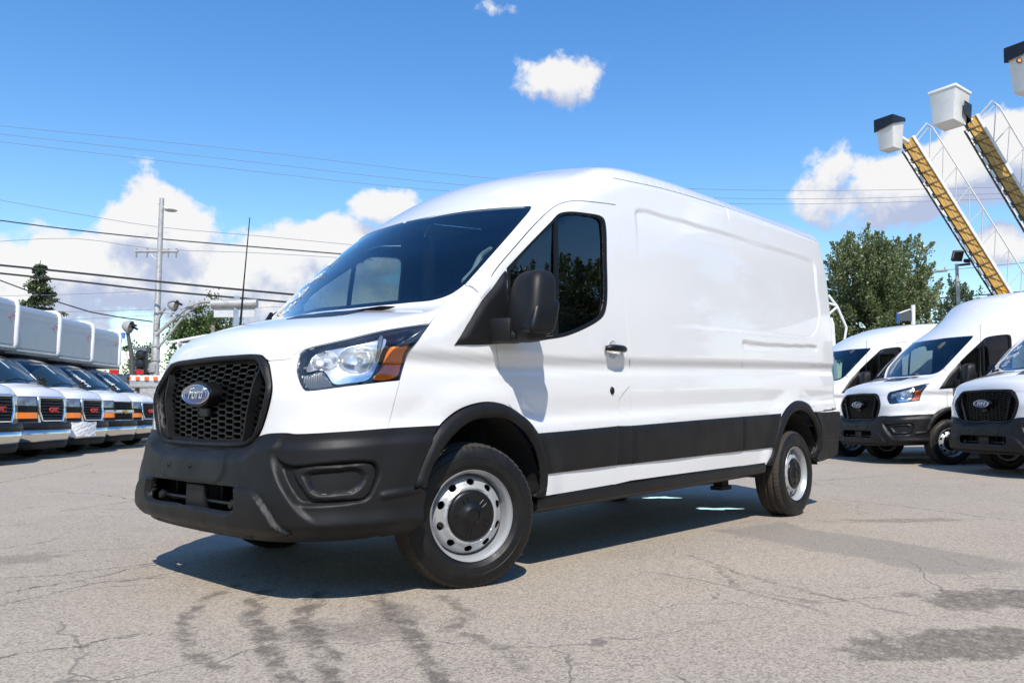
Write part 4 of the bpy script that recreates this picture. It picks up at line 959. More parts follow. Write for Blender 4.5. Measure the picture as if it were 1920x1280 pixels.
# wet spots in the van's shade
M_WATER = mat('standing_water', (.012, .013, .014), .02, coat=1.)
for i, (px, py, rx, ry) in enumerate(((1240, 933, .14, .035), (1345, 954, .16, .03))):
    c = ground_px(px, py); rnd = random.Random(i+3); k = 40; V = [(c.x, c.y, .004)]
    ph = [rnd.uniform(0, 6.28) for _ in range(4)]
    for j in range(k):
        a = 2*math.pi*j/k; r = 1+.25*math.sin(2*a+ph[0])+.2*math.sin(3*a+ph[1])+.15*math.sin(5*a+ph[2])+.1*math.sin(9*a+ph[3]); ex = RV*rx*r*math.cos(a)+HV*ry*3*r*math.sin(a)
        V.append((c.x+ex.x, c.y+ex.y, .004))
    tag(mesh_obj('puddle', V, [(0, j+1, (j+1) % k+1) for j in range(k)], M_WATER), kind='stuff')
# ------------------------------------------------------------------ vans
V_MAIN = build_van(); tag(V_MAIN, 'white medium-roof cargo van alone in the open middle of the lot, front wheels turned', 'van')
ws_txt = [('90', .15, (-.17, -.58)), ('Trans', .13, (-.06, -.60)), ('250', .13, (.035, -.62)), ('22', .13, (.12, -.60))]
def on_glass(S, x, y):
    p = S.trace(np.array([(x+.6, y, float(S.T(np.array([x]), np.array([y]))[0])+.6)]), np.array([[-.7071, 0, -.7071]]), 60)[0]; return p, S.grad(p[None])[0]
def glass_text(S, root, txt, size, x, y, ydir=-1.):
    p, n = on_glass(S, x, y); ex = Vector((0, 1, 0)); ex = (ex-Vector(n)*ex.dot(Vector(n))).normalized(); ey = Vector(n).cross(ex)
    o = text_obj('window_writing', txt, size, M_PRINT_W, root, Vector(p)+Vector(n)*.002, ex, ey, shear=.25, extrude=.0005)
    return o
for t, sz, (x, y) in ws_txt: glass_text(S0, V_MAIN, t, sz, x, y)
V_HIGH = build_van(high=.27, q=1.5, steer=0.)
def place_van(r, x, y, yaw, dz, label, dl=None):
    r.location = (x, y, dz); r.rotation_euler = (0, 0, R(yaw)); tag(r, label, 'van', 'white cargo vans parked in the row behind the open van'); return r
place_van(V_HIGH, -11.66, -.364, -40.9, .06, 'white high-roof cargo van between two other parked white vans, black wing mirror showing')
V_R = copy_tree(V_HIGH); place_van(V_R, -10.04, 1.81, -40., .045, 'white cargo van with writing on its windscreen, its grille turned to the open lot')
for t, sz, (x, y) in (('22', .13, (.11, -.60)), ('350 HD', .11, (.02, -.60)), ('20', .13, (-.08, -.58))): glass_text(VanSurf(.27), V_R, t, sz, x, y)
V_L = copy_tree(V_MAIN); place_van(V_L, -12.97, -2.40, -38., .06, 'white medium-roof cargo van half hidden behind the tail of the open van')
for ch in list(V_L.children):
    if ch.name.startswith('window_writing'): bpy.data.objects.remove(ch)
    elif ch.name.startswith('wheel') and 'well' not in ch.name and 'arch' not in ch.name and abs(ch.location.x) < .1: ch.rotation_euler[2] = 0 if ch.location.y > 0 else math.pi
# ------------------------------------------------------------------ box trucks with cab-over-attic bodies
class CutSurf(Surf):
    tx = np.array([-2, -1.2, -.6, -.32, -.1, .2, .44, .54, .70, .84, .93, 1.0]); tz = np.array([2.10, 2.10, 2.06, 1.98, 1.84, 1.61, 1.44, 1.40, 1.355, 1.30, 1.22, 1.02])
    bz = np.array([.3, .5, .8, 1.1, 1.3, 1.6, 1.95, 2.2]); by = np.array([.93, .97, .985, .975, .95, .86, .735, .65])
    def T(s, x, y): return pchip(s.tx, s.tz, x+.17*(np.abs(y)/.85)**2)-.05*(np.abs(y)/.8)**2.2
    def f(s, P):
        x, y, z = P[..., 0], np.abs(P[..., 1]), P[..., 2]
        b = pchip(s.bz, s.by, z); a = np.interp(z, [.3, .7, 1.15, 1.4], [.93, .94, .905, .84]); xx = np.maximum(x/a, 0); q = y/b
        rho = (xx**3.+q**3.)**(1/3.); g1 = (rho-1)*np.where(xx > 0, (a*xx**3+b*q**3)/np.maximum(rho**3, 1e-6), b)
        e = .01; slp = (s.T(x+e, y)-s.T(x-e, y))/(2*e); g2 = (z-s.T(x, y))/np.sqrt(1+slp**2)
        return rmax(rmax(g1, g2, np.interp(x, [-1, 0, .5], [.10, .07, .10])), -1.25-x, .05)
M_DGLASS = mat('dark_window', (.012, .022, .026), .04, spec=.9)
M_ALU = mat('aluminium_sheet', (.52, .54, .56), .34, metal=.55, fn=vary(3, .12, .25, .45))
M_BOXG = mat('grey_box_front', (.30, .34, .40), .30, coat=.4, fn=vary(2, .06))
M_CHRB = mat('chrome_bumper', (.70, .70, .69), .16, metal=1.)
def ptrace(S, O, D): O = np.asarray(O, float); D = np.asarray(D, float); D = D/np.linalg.norm(D); return S.trace(O, np.repeat(D[None], len(O), 0), 70)
def build_truck():
    S = CutSurf(); root = empty('box_truck'); T = lambda x, y=0.: float(S.T(np.array([x]), np.array([y]))[0])
    xsn = np.concatenate([np.linspace(-1.2, .55, 50)])
    ridge = ptrace(S, [(x, float(pchip(S.bz, S.by, np.array([min(T(x), 2.0)]))[0])+.4, T(x)+.4) for x in xsn], (0, -1, -1))
    zy = lambda x: .45
    # side of the cab, roof-hood-screen skin, nose
    arch = [(.46*math.cos(a), 1., .36+.46*math.sin(a)) for a in np.linspace(math.pi, 0, 26)]
    side = np.vstack([np.array([(-1.2, 1, .45)]), np.array(arch), np.array([(.56, 1, .5)]), np.array([(.56, 1., z) for z in np.linspace(.55, ridge[-1, 2]-.01, 14)]), ridge[::-1], np.array([(-1.2, 1, z) for z in np.linspace(ridge[0, 2]-.03, .5, 20)])])
    win = np.array([(x, 1., z) for x, z in ((.30, 1.30), (.24, 1.40), (-.15, 1.76), (-.28, 1.84), (-.85, 1.85), (-.92, 1.80), (-.92, 1.33), (-.86, 1.28))])
    dw = catmull(np.vstack([win, win[:1]]), .05)[:-1]
    sides = panel(S, 'cab_side', uniq(side), M_WHITE, root, d=(0, 1, .18), holes3=[dw], h=.06, mirror='two', gap=.001)
    gl = panel(S, 'side_window', dw, M_DGLASS, root, d=(0, 1, .18), off=-.01, h=.1, mirror='two', gap=0, skirt=0)
    top = np.vstack([np.array([(x, 0, T(x)) for x in np.linspace(.86, -1.2, 50)]), ptrace(S, [(-1.2, y, 3.) for y in np.linspace(0, ridge[0, 1]-.01, 12)], (0, 0, -1)), ridge, ptrace(S, [(1.6, y, 1.25+.02*math.cos(y)) for y in np.linspace(.78, 0, 20)], (-1, 0, -.25))])
    panel(S, 'hood_and_roof', uniq(top), M_WHITE, root, d=(.45, .2, 1), h=.05, mirror='join', gap=0.)
    nose = np.vstack([ptrace(S, [(1.6, y, 1.25+.02*math.cos(y)) for y in np.linspace(0, .78, 20)], (-1, 0, -.25)), np.array([(.56, 1., z) for z in np.linspace(ridge[-1, 2]-.01, .55, 14)]), ptrace(S, [(1.8, y, .52) for y in np.linspace(.80, 0, 24)], (-1, 0, 0)), ptrace(S, [(1.8, 0, z) for z in np.linspace(.54, 1.12, 16)], (-1, 0, 0))])
    panel(S, 'nose_panel', uniq(nose), M_WHITE, root, d=(1, .55, .1), h=.04, mirror='join', gap=0.)
    # screen
    scr = np.vstack([ptrace(S, [(x+1, y, T(x, y)+1) for x, y in [(.47-.15*(y/.72)**2, y) for y in np.linspace(0, .70, 14)]], (-1, 0, -1)),
                     ptrace(S, [(x+1, y, T(x, y)+1) for x, y in zip(np.linspace(.30, -.42, 14), np.linspace(.735, .60, 14))], (-1, 0, -1)),
                     ptrace(S, [(x+1, y, T(x, y)+1) for x, y in [(-.30-.12*(y/.6)**2, y) for y in np.linspace(.57, 0, 12)]], (-1, 0, -1))])
    panel(S, 'windscreen', uniq(scr), M_DGLASS, root, d=(1, .1, .8), off=.004, h=.06, mirror='join', gap=0, skirt=.008)
    for y0, y1 in ((.60, .05), (.02, -.52)):
        a = [(.44-.15*(y/.72)**2, y) for y in np.linspace(y0, y1, 9)]; p = ptrace(S, [(x+1, y, T(x, y)+1.05) for x, y in a], (-1, 0, -1)); MB().tube([q+np.array([.02, 0, .02+.03*math.sin(i*.39)]) for i, q in enumerate(p)], .011, 6).build('wiper', M_PLAST2, root)
    # lamps: black bezel, clear headlamp, amber strip
    def fpan(nm, ys_, zs, m, off, **k):
        o = np.array([(1., ys_[0], zs[0]), (1., ys_[1], zs[0]), (1., ys_[1], zs[1]), (1., ys_[0], zs[1])]); o[:, 0] = 0
        pts = catmull_lin(np.vstack([o, o[:1]]), .03)[:-1]; P3 = ptrace(S, [(y*.0+1.9, y, z) for _, y, z in pts], (-1, -.0, 0)); return panel(S, nm, uniq(P3), m, root, d=(1, .5, 0), off=off, h=.03, mirror='two', gap=0, skirt=.02)
    fpan('lamp_bezel', (.40, .955), (.70, 1.17), M_PLAST2, .006); fpan('headlamp', (.43, .945), (1.0, 1.155), mat('headlamp_glass', (.30, .33, .37), .12, metal=.6, fn=vary(9, .35)), .012); fpan('turn_signal', (.42, .95), (.765, .875), M_AMBER, .014)
    return root, S, T
def finish_truck(root, S, T, make, label, wrap=False):
    if make == 'gmc':
        fr = [(y, z) for y, z in ((-.38, 1.16), (.38, 1.16), (.40, .92), (.32, .715), (-.32, .715), (-.40, .92))]
        g = empty('grille', parent=root)
        mb = MB(); pts = [(S_x(S, y, z)+.02, y, z) for y, z in fr+fr[:1]]; mb.tube(catmull_lin(np.array(pts), .05), .026, 8); mb.build('grille_frame', M_CHROME, g, smooth=True)
        q3 = catmull_lin(np.array([(0., y, z) for y, z in fr+fr[:1]]), .04)[:-1]; panel(S, 'grille_back', uniq(ptrace(S, [(1.8, y, z) for _, y, z in q3], (-1, 0, 0))), M_DARK, g, d=(1, 0, 0), off=.008, h=.05, gap=0, skirt=.005)
        for z in np.linspace(.77, 1.11, 7):
            w = .36; MB().tube([(S_x(S, y, z)+.022, y, z) for y in np.linspace(-w, w, 9)], .010, 6).build('grille_slat', mat('grille_grey', (.018, .018, .02), .4), g)
        text_obj('grille_lettering', 'GMC', .125, mat('red_letters', (.50, .02, .03), .3, coat=.5), g, (S_x(S, 0, .92)+.045, 0, .92), (0, 1, 0), (0, 0, 1), extrude=.012, bold=.006)
    else:
        g = empty('grille', parent=root)
        q3 = catmull_lin(np.array([(0., y, z) for y, z in ((-.42, 1.15), (.42, 1.15), (.42, .715), (-.42, .715), (-.42, 1.15))]), .04)[:-1]; panel(S, 'grille_back', uniq(ptrace(S, [(1.8, y, z) for _, y, z in q3], (-1, 0, 0))), M_DARK, g, d=(1, 0, 0), off=.008, h=.05, gap=0, skirt=.005)
        for z in np.linspace(.74, 1.12, 8): MB().tube([(S_x(S, y, z)+.016, y, z) for y in np.linspace(-.4, .4, 9)], .009, 6).build('grille_slat', M_PLAST, g)
        V = []; n = 12
        for y in np.linspace(-.90, .90, n): V += [(S_x(S, y, .90)+.022, y, .945), (S_x(S, y, .90)+.03, y, .90), (S_x(S, y, .9)+.022, y, .875)]
        mesh_obj('chrome_bar', V, [(3*i+j, 3*i+3+j, 3*i+4+j, 3*i+1+j) for i in range(n-1) for j in range(2)], M_CHRB, g, smooth=True)
        mb = MB(); c = Vector((S_x(S, 0, .905)+.045, 0, .905)); mb.box(c, (.02, .20, .045)); mb.box(c, (.02, .07, .085)); mb.build('bow_tie', mat('gold_emblem', (.55, .38, .10), .25, metal=.8), g, bevel=.006)
    # bumper with rubber top pad
    def bump(nm, z0, z1, o0, o1, m):
        V = []; n = 22
        for t in np.linspace(-1, 1, n):
            y = .97*math.copysign(abs(t)**.8, t); x = S_x(S, min(abs(y), .93), .60)-(.10*max(0, abs(y)-.90)/.07)
            for z, o in ((z1, o1-.05), (z1, o1), ((z0+z1)/2, (o0+o1)/2+.012), (z0, o0), (z0, o0-.08)): V.append((x+o, y, z))
        F = [(5*i+j, 5*i+5+j, 5*i+6+j, 5*i+1+j) for i in range(n-1) for j in range(4)]; mesh_obj(nm, V, [f[::-1] for f in F], m, root, smooth=True)
    bump('bumper_pad', .555, .69, .11, .09, M_PLAST); bump('chrome_bumper', .335, .552, .055, .11, M_CHRB); bump('air_dam', .20, .335, .0, .04, M_UNDER)
    if wrap:
        V = []; n = 12
        for i, y in enumerate(np.linspace(-.95, -.05, n)):
            x = S_x(S, min(abs(y), .93), .6)
            for k, z in enumerate(np.linspace(.38, .68, 7)): V.append((x+.116+.004*math.sin(i*1.9+k*2.3)+.002*math.sin(k*4.1+i), y, z+.01*math.sin(i*1.3)))
        mesh_obj('bumper_wrapping', V, [(7*i+k, 7*i+7+k, 7*i+8+k, 7*i+1+k) for i in range(n-1) for k in range(6)][::-1], mat('plastic_film', (.8, .8, .8), .3, coat=.5), root)
    MB().box((.955, 0, .45), (.02, .5, .13)).build('plate_recess', M_UNDER, root, bevel=.005)
    for s in (1, -1):
        add_wheel(root, (0, s*.84, .36), 0 if s > 0 else math.pi, 1.03); add_wheel(root, (-3.6, s*.80, .36), 0 if s > 0 else math.pi, 1.03)
        m = empty('wing_mirror', parent=root); MB().box((-.02, s*1.17, 1.47), (.07, .18, .26)).build('mirror_housing', M_PLAST, m, bevel=.025); MB().tube([(.12, s*.93, 1.33), (.0, s*1.08, 1.36)], .02, 8).build('mirror_arm', M_PLAST, m)
        nseg = 14; Vv = []
        for j in range(nseg+1):
            a = math.pi*j/nseg; Vv += [(.46*math.cos(a), s*.97, .36+.46*math.sin(a)), (.46*math.cos(a), s*.5, .36+.46*math.sin(a))]
        mesh_obj('wheel_well_liner', Vv, [(2*j, 2*j+1, 2*j+3, 2*j+2) for j in range(nseg)], M_UNDER, root)
    MB().box((-2.0, 0, .52), (5.0, .9, .2)).build('chassis', M_UNDER, root)
    # body: main box and the attic over the cab, with posts and rails
    b = empty('cargo_box', parent=root); w = .97
    MB().box((-3.85, 0, 2.03), (5.1, 2*w-.06, 2.30)).build('main_box', M_ALU, b, bevel=.03)
    at = MB(); prof = [(-1.35, 2.20), (-.52, 2.20), (-.47, 2.26), (-.47, 3.06), (-.50, 3.14), (-.58, 3.19), (-1.35, 3.19)]
    V = [(x, s*(w-.055), z) for s in (-1, 1) for x, z in prof]; n = len(prof); F = [(i, (i+1) % n, n+(i+1) % n, n+i) for i in range(n)]+[tuple(range(n))[::-1], tuple(range(n, 2*n))]
    mesh_obj('attic', V, [f[::-1] for f in F], M_BOXG, b)
    for s in (1, -1):
        pts = [(-.50, s*(w-.06), 2.2), (-.455, s*(w-.06), 2.28), (-.455, s*(w-.06), 3.05), (-.49, s*(w-.06), 3.15), (-.58, s*(w-.06), 3.20), (-1.4, s*(w-.06), 3.20)]
        MB().tube([(x+.0, y+s*.0, z) for x, y, z in pts], .048, 10).build('corner_post', mat('white_post', (.72, .73, .74), .35, fn=vary(4, .15)), b, smooth=True)
    MB().box((-.50, 0, 2.20), (.08, 2*w-.12, .07)).build('bottom_rail', M_ALU, b, bevel=.01)
    MB().box((-.9, 0, 2.155), (.9, 1.9, .06)).build('attic_floor', mat('attic_floor', (.16, .16, .16), .6), b)
    mb = MB()
    for y in np.linspace(-.85, .85, 16): mb.box((-.466, y, 2.30), (.012, .016, .016)); mb.box((-.466, y, 2.95), (.012, .016, .016))
    o = mb.build('rivets', M_ALU, b); tag(o, kind='stuff')
    for y in (-.80, -.70): MB().box((-.463, -y, 2.86 if y < -.75 else 2.80), (.006, .10, .03)).build('marker_label', mat('pink_label', (.6, .12, .14), .5), b)
    tag(root, label, 'truck', 'white box trucks parked side by side'); return root
def S_x(S, y, z): return float(S.trace(np.array([[1.7, y, z]]), np.array([[-1., 0, 0]]), 60)[0, 0])
TYAW = R(131); TD = Vector((math.cos(TYAW), math.sin(TYAW), 0))
base, S_T, T_T = build_truck()
trucks = []
for i in range(5): trucks.append(base if i == 0 else copy_tree(base))
labels = ['white box truck heading the row, mostly out of sight but for its bumper end', 'white box truck with red grille letters and a bare chrome bumper', 'white box truck with torn white film wrapped round its bumper', 'white box truck with a chrome bar across the nose and white writing on the windscreen', 'white box truck with white windscreen writing, farthest along the truck row']
for i, r in enumerate(trucks):
    dep = 15.3+2.17*(i-1); lat = -8.79-.36*(i-1); p = CV+HV*dep+RV*lat-TD*.93
    r.location = (p.x, p.y, 0); r.rotation_euler = (0, 0, TYAW)
    finish_truck(r, S_T, T_T, 'chevy' if i == 3 else 'gmc', labels[i], wrap=(i == 2))
    if i >= 3:
        pc = [(.30-.62*k, -.42+.14*k) for k in (.5,)]
        q = ptrace(S_T, [(.0+1, -.46, T_T(.0, -.46)+1)], (-1, 0, -1))[0]; n = Vector(S_T.grad(q[None])[0])
        ex = Vector((1, .12, -.95)); ex = (ex-n*ex.dot(n)).normalized(); text_obj('window_writing', 'transfert', .20, M_PRINT_W, r, Vector(q)+n*.012, ex, n.cross(ex), shear=.3, extrude=.001, bold=.002)
# ------------------------------------------------------------------ trees
def leaf_mat(name, c1, c2, trans=.35):
    m = bpy.data.materials.new(name); m.use_nodes = True; m.node_tree.nodes.clear(); N = NT(m.node_tree)
    at = N('ShaderNodeAttribute', attribute_name='tone').outputs['Fac']
    col = N.mix(at, c1, c2)
    d = N('ShaderNodeBsdfDiffuse', {'Color': col}); t = N('ShaderNodeBsdfTranslucent', {'Color': col}); g = N('ShaderNodeBsdfGlossy', {'Color': (1, 1, 1, 1), 'Roughness': .4})
    mx = N('ShaderNodeMixShader', {0: trans, 1: d.outputs[0], 2: t.outputs[0]}); m2 = N('ShaderNodeMixShader', {0: .05, 1: mx.outputs[0], 2: g.outputs[0]})
    N.link(m2.outputs[0], N('ShaderNodeOutputMaterial').inputs[0]); return m
LEAF = leaf_mat('maple_leaves', (.030, .060, .014), (.105, .165, .045)); LEAF2 = leaf_mat('willow_leaves', (.045, .075, .028), (.12, .17, .07)); NEEDLE = leaf_mat('needles', (.035, .058, .022), (.10, .13, .05), .15)
BARK = mat('bark', (.085, .07, .055), .95, fn=vary(5, .5, bump=.8, bscale=30))
def leaves(name, C, size, material, parent, rng, upright=0., n_axis=None):
    """one quad-pair leaf at every point"""
    n = len(C); d = rng.normal(size=(n, 3)); d[:, 2] += upright; 
    if n_axis is not None: d = n_axis+.45*d
    d /= np.linalg.norm(d, axis=1, keepdims=True)
    q = rng.normal(size=(n, 3)); b = np.cross(d, q); b /= np.linalg.norm(b, axis=1, keepdims=True)
    L_ = size*rng.uniform(.65, 1.35, (n, 1)); w = L_*rng.uniform(.28, .42, (n, 1))
    V = np.stack([C, C+d*L_*.5+b*w, C+d*L_, C+d*L_*.5-b*w], 1).reshape(-1, 3)
    F = np.arange(4*n).reshape(-1, 4); me = bpy.data.meshes.new(name)
    me.vertices.add(4*n); me.vertices.foreach_set('co', V.ravel()); me.loops.add(4*n); me.loops.foreach_set('vertex_index', F.ravel()); me.polygons.add(n)
    me.polygons.foreach_set('loop_start', np.arange(0, 4*n, 4)); me.update(calc_edges=True)
    a = me.attributes.new('tone', 'FLOAT', 'POINT'); a.data.foreach_set('value', np.repeat(np.clip(rng.normal(.45, .27, n), 0, 1), 4))
    me.materials.append(material); return link(bpy.data.objects.new(name, me), parent)
def broad_tree(name, loc, H, rx, rz_, zc, seed, label, group, material=LEAF, nclump=260, per=85, size=.20, trunk=.22, clump=.55, lean=0., tuft=0.):
    rng = np.random.default_rng(seed); root = empty(name, loc)
    limbs = []; P = []; k = 0
    lobes = [(rng.uniform(-.55, .55)*rx, rng.uniform(-.55, .55)*rx, zc+rng.uniform(-.55, .75)*rz_, rng.uniform(.42, .62)) for _ in range(9)]+[(0, 0, zc, .8)]
    while len(P) < nclump:
        lx, ly, lz, lr = lobes[rng.integers(len(lobes))]; v = rng.normal(size=3); v /= np.linalg.norm(v); r = rng.uniform(.45, 1.)**.5*lr
        p = np.array([lx+v[0]*rx*r, ly+v[1]*rx*r, lz+v[2]*rz_*r])
        if p[2] < zc-rz_*1.05 or p[2] > H: continue
        P.append(p)
    P = np.array(P)
    mb = MB(); top = np.array([lean, 0, zc+rz_*.4]); tk = catmull(np.array([(0, 0, -.1), (.04*H*rng.normal()*.3, .03, H*.2), (lean*.6, .05, zc-.2*rz_), top]), .5)
    mb.tube(tk, list(np.linspace(trunk, trunk*.25, len(tk))), 10)
    tr = mb.build('trunk', BARK, root, smooth=True)
    mb = MB()
    for p in P[rng.permutation(len(P))[:46]]:
        t0 = tk[min(len(tk)-1, max(2, int(len(tk)*rng.uniform(.3, .9))))]; m = (t0+p)/2+np.array([0, 0, -.12*np.linalg.norm(p-t0)])
        q = catmull(np.array([t0, m, p]), .5); mb.tube(q, list(np.linspace(trunk*.30, .015, len(q))), 5, caps=False)
    o = mb.build('limbs', BARK, root, smooth=True)
    C = []; A = []
    for p in P:
        nn = rng.integers(int(per*.6), int(per*1.4)); s = clump*rng.uniform(.6, 1.25); out = p-np.array([0, 0, zc]); out /= max(np.linalg.norm(out), .1)
        if tuft:
            ax = out*.8+np.array([0, 0, tuft])+.35*rng.normal(size=3); ax /= np.linalg.norm(ax); t = rng.uniform(-.4, 1., (nn, 1))
            C.append(p+ax*t*s*1.5+rng.normal(size=(nn, 3))*s*.26*(1.15-t)); A.append(np.repeat(ax[None], nn, 0))
        else: C.append(p+rng.normal(size=(nn, 3))*np.array([s*.55, s*.55, s*.42])); A.append(np.repeat(out[None], nn, 0))
    leaves('crown', np.vstack(C), size, material, root, rng, n_axis=np.vstack(A) if tuft else None, upright=-.2)
    tag(root, label, 'tree', group); return root
def conifer(name, loc, H, w, seed, label, group):
    rng = np.random.default_rng(seed); root = empty(name, loc); MB().tube([(0, 0, -.1), (.03, 0, H*.5), (0, .02, H)], [.2, .12, .02], 8).build('trunk', BARK, root, smooth=True)
    C = []; A = []; mb = MB()
    for z in np.arange(H*.12, H*.985, .34):
        f = 1-(z/H); nb = rng.integers(4, 8)
        for j in range(nb):
            a = rng.uniform(0, 2*math.pi); L_ = w*f*rng.uniform(.35, 1.2)+.15; d = np.array([math.cos(a), math.sin(a), -.10])
            tip = np.array([0, 0, z])+d*L_+np.array([0, 0, .10*L_*L_*.4]); mb.tube([(0, 0, z), tip], [.03, .008], 4, caps=False)
            m = int(150*L_+25); t = rng.uniform(.15, 1., m)[:, None]; base = np.array([0, 0, z])+(tip-np.array([0, 0, z]))*t
            C.append(base+rng.normal(size=(m, 3))*np.array([.13, .13, .09])*(.5+L_*.35)); A.append(np.repeat((d*.8+np.array([0, 0, -.35]))[None], m, 0))
    mb.build('limbs', BARK, root); leaves('crown', np.vstack(C), .17, NEEDLE, root, rng, n_axis=np.vstack(A)); tag(root, label, 'tree', group); return root
TG = 'trees round the lot'
p = gp(1645, 42); t1 = broad_tree('broadleaf_tree', p, 9.6, 3.3, 3.5, 5.7, 4, 'big dense dark green tree behind the tail of the open van', TG, leaf_mat('shade_tree_leaves', (.10, .135, .05), (.25, .30, .13)), 430, 200, .125, .3, .60, tuft=.5)
p = gp(1815, 52); broad_tree('broadleaf_tree', p, 9.6, 2.1, 3.9, 6.0, 8, 'smaller pale green tree with gaps behind the ladder boom', TG, LEAF2, 170, 110, .14, .18, .6, tuft=.9)
p = gp(372, 42); broad_tree('broadleaf_tree', p, 6.9, 2.0, 2.9, 3.9, 15, 'bright green leafy tree behind the signal mast arm', TG, leaf_mat('bright_leaves', (.045, .085, .016), (.15, .215, .05)), 230, 130, .135, .14, .5)
p = gp(262, 60); broad_tree('broadleaf_tree', p, 6.0, 1.3, 2.2, 3.6, 21, 'small far tree beside the black traffic signal', TG, LEAF2, 80, 80, .16, .12, .5)
p = gp(60, 52); conifer('spruce_tree', p, 10.9, 4.0, 5, 'dark spruce standing behind the box trucks', TG)
# trees to the side of the lot that the side window mirrors
for k, (x, y, sc) in enumerate(((-13.5, 13.2, .66), (-20.5, 12.5, .8), (-5.0, 18.5, .7))):
    c = copy_tree(t1); c.location = (x, y, 0); c.scale = (sc,)*3; c.rotation_euler = (0, 0, 1.3*k+.5)
    tag(c, ['dark green tree beside the lot, mirrored in the van door window', 'dark green tree farther along the lot side, past the mirrored one', 'dark green tree beside the lot, off toward the entrance'][k], 'tree', TG)
for k in range(9):  # unseen tree row added to cut low sky fill under the van
    a = R(-12+22*k); rr_ = 19.+1.5*math.sin(k*2.1); c = copy_tree(t1); c.location = (rr_*math.cos(a), 1.+rr_*math.sin(a), 0); c.scale = (.72+.06*math.sin(k*1.7),)*3; c.rotation_euler = (0, 0, 2.1*k)
    tag(c, 'unseen dark green tree added to block low sky light', 'tree', 'unseen tree row added to block low sky light')
# a far belt of woodland closes the horizon all round the lot
rng_ = np.random.default_rng(77); nb_ = 26000; an = rng_.uniform(0, 2*math.pi, nb_); rr2 = rng_.uniform(118, 150, nb_)
hh_ = 5.0+1.6*np.sin(an*9)+1.2*np.sin(an*23+1)+.8*np.sin(an*57+2); zz = np.abs(rng_.normal(size=nb_))*.0+rng_.uniform(0, 1, nb_)**.75*hh_
o = leaves('far_woodland', np.stack([rr2*np.cos(an), rr2*np.sin(an), zz], 1), 1.5, leaf_mat('far_leaves', (.05, .075, .04), (.11, .15, .075)), None, rng_); tag(o, 'far belt of green woodland closing the horizon', None, None, 'stuff')
# ------------------------------------------------------------------ poles, signals, wires
M_GALV = mat('galvanised_steel', (.44, .43, .41), .5, metal=.35, fn=vary(6, .3, .4, .65)); M_WOOD = mat('weathered_pole_wood', (.26, .22, .18), .9, fn=vary(8, .35, bump=.5, bscale=60)); M_WIRE = mat('wire_black', (.012, .012, .013), .6)
M_SIGB = mat('signal_black', (.01, .01, .011), .35); M_SIGN = mat('sign_grey', (.50, .51, .52), .5, fn=vary(4, .1))
D = 37.
up_ = Vector((0, 0, 1))
b = gp(287, D); top = wp(297, 372, D); root = empty('utility_pole', b)
H_ = top.z-b.z; rel = lambda v: tuple(v-b)
mb = MB(); mb.tube([(0, 0, 0), (0, 0, H_*.36), (0, 0, H_*.37), (0, 0, H_)], [.20, .185, .155, .105], 14); mb.build('pole_shaft', M_GALV, root, smooth=True)
for f in (.18, .24, .30, .36): MB().lathe([(.20, -.04), (.225, -.04), (.225, .04), (.20, .04)], 16, 'z', c=(0, 0, H_*f)).build('pole_band', M_GALV, root)
c = wp(294, 471, D)-b; a = MB(); a.box(c, (.10, .10, .14)); mb = MB(); mb.tube([c-RV*1.0, c+RV*1.0], .075, 6); mb.build('cross_arm', M_GALV, root)
for t in (-.95, -.45, .55, .92): q = c+RV*t; MB().tube([q+up_*.12, q-up_*.30], [.05, .035], 8).build('insulator', mat('insulator_grey', (.20, .21, .22), .35), root, smooth=True)
for s in (-1, 1): MB().tube([c+RV*.45*s, c-up_*.42], .022, 6).build('arm_brace', M_GALV, root)
q = wp(299, 381, D)-b; MB().tube([q-RV*.05, q+RV*.18-up_*.18, q+RV*.42-up_*.30], [.04, .035, .03], 8).build('lamp_arm', M_GALV, root, smooth=True)
mb = MB(); mb.lathe([(0, .06), (.12, .05), (.20, 0), (.17, -.05), (0, -.06)], 16, 'z'); o = mb.build('lamp_head', M_SIGN, root, smooth=True); o.location = q+RV*.55-up_*.34; o.scale = (1.5, 1.5, .7)
q = wp(288, 690, D)-b; MB().box(q-HV*.22, (.26, .26, .42)).build('control_box', M_GALV, root, bevel=.02)
# mast arm: two curved tubes tied by struts
armU = [wp(x, y, D-.1)-b for x, y in ((292, 629), (312, 610), (335, 590), (358, 573), (378, 566), (420, 567), (482, 571))]; armL = [wp(x, y, D-.1)-b for x, y in ((292, 655), (312, 634), (332, 608), (352, 585), (372, 571))]
mast = empty('mast_arm', parent=root); MB().tube(catmull(np.array(armU), .3), .075, 10).build('upper_tube', M_GALV, mast, smooth=True); MB().tube(catmull(np.array(armL), .3), .06, 10).build('lower_tube', M_GALV, mast, smooth=True)
MB().tube([wp(322, 588, D-.1)-b, wp(322, 622, D-.1)-b], .045, 8).build('strut', M_GALV, mast); MB().tube([wp(294, 584, D-.1)-b, wp(330, 588, D-.1)-b], .035, 8).build('strut', M_GALV, mast)
MB().tube([wp(292, 620, D-.1)-b, wp(297, 596, D-.1)-b, wp(308, 577, D-.1)-b], .09, 10).build('strut', M_GALV, mast, smooth=True)
tag(root, 'tall grey steel pole with a crossarm, lamp and curved mast arm', 'pole')
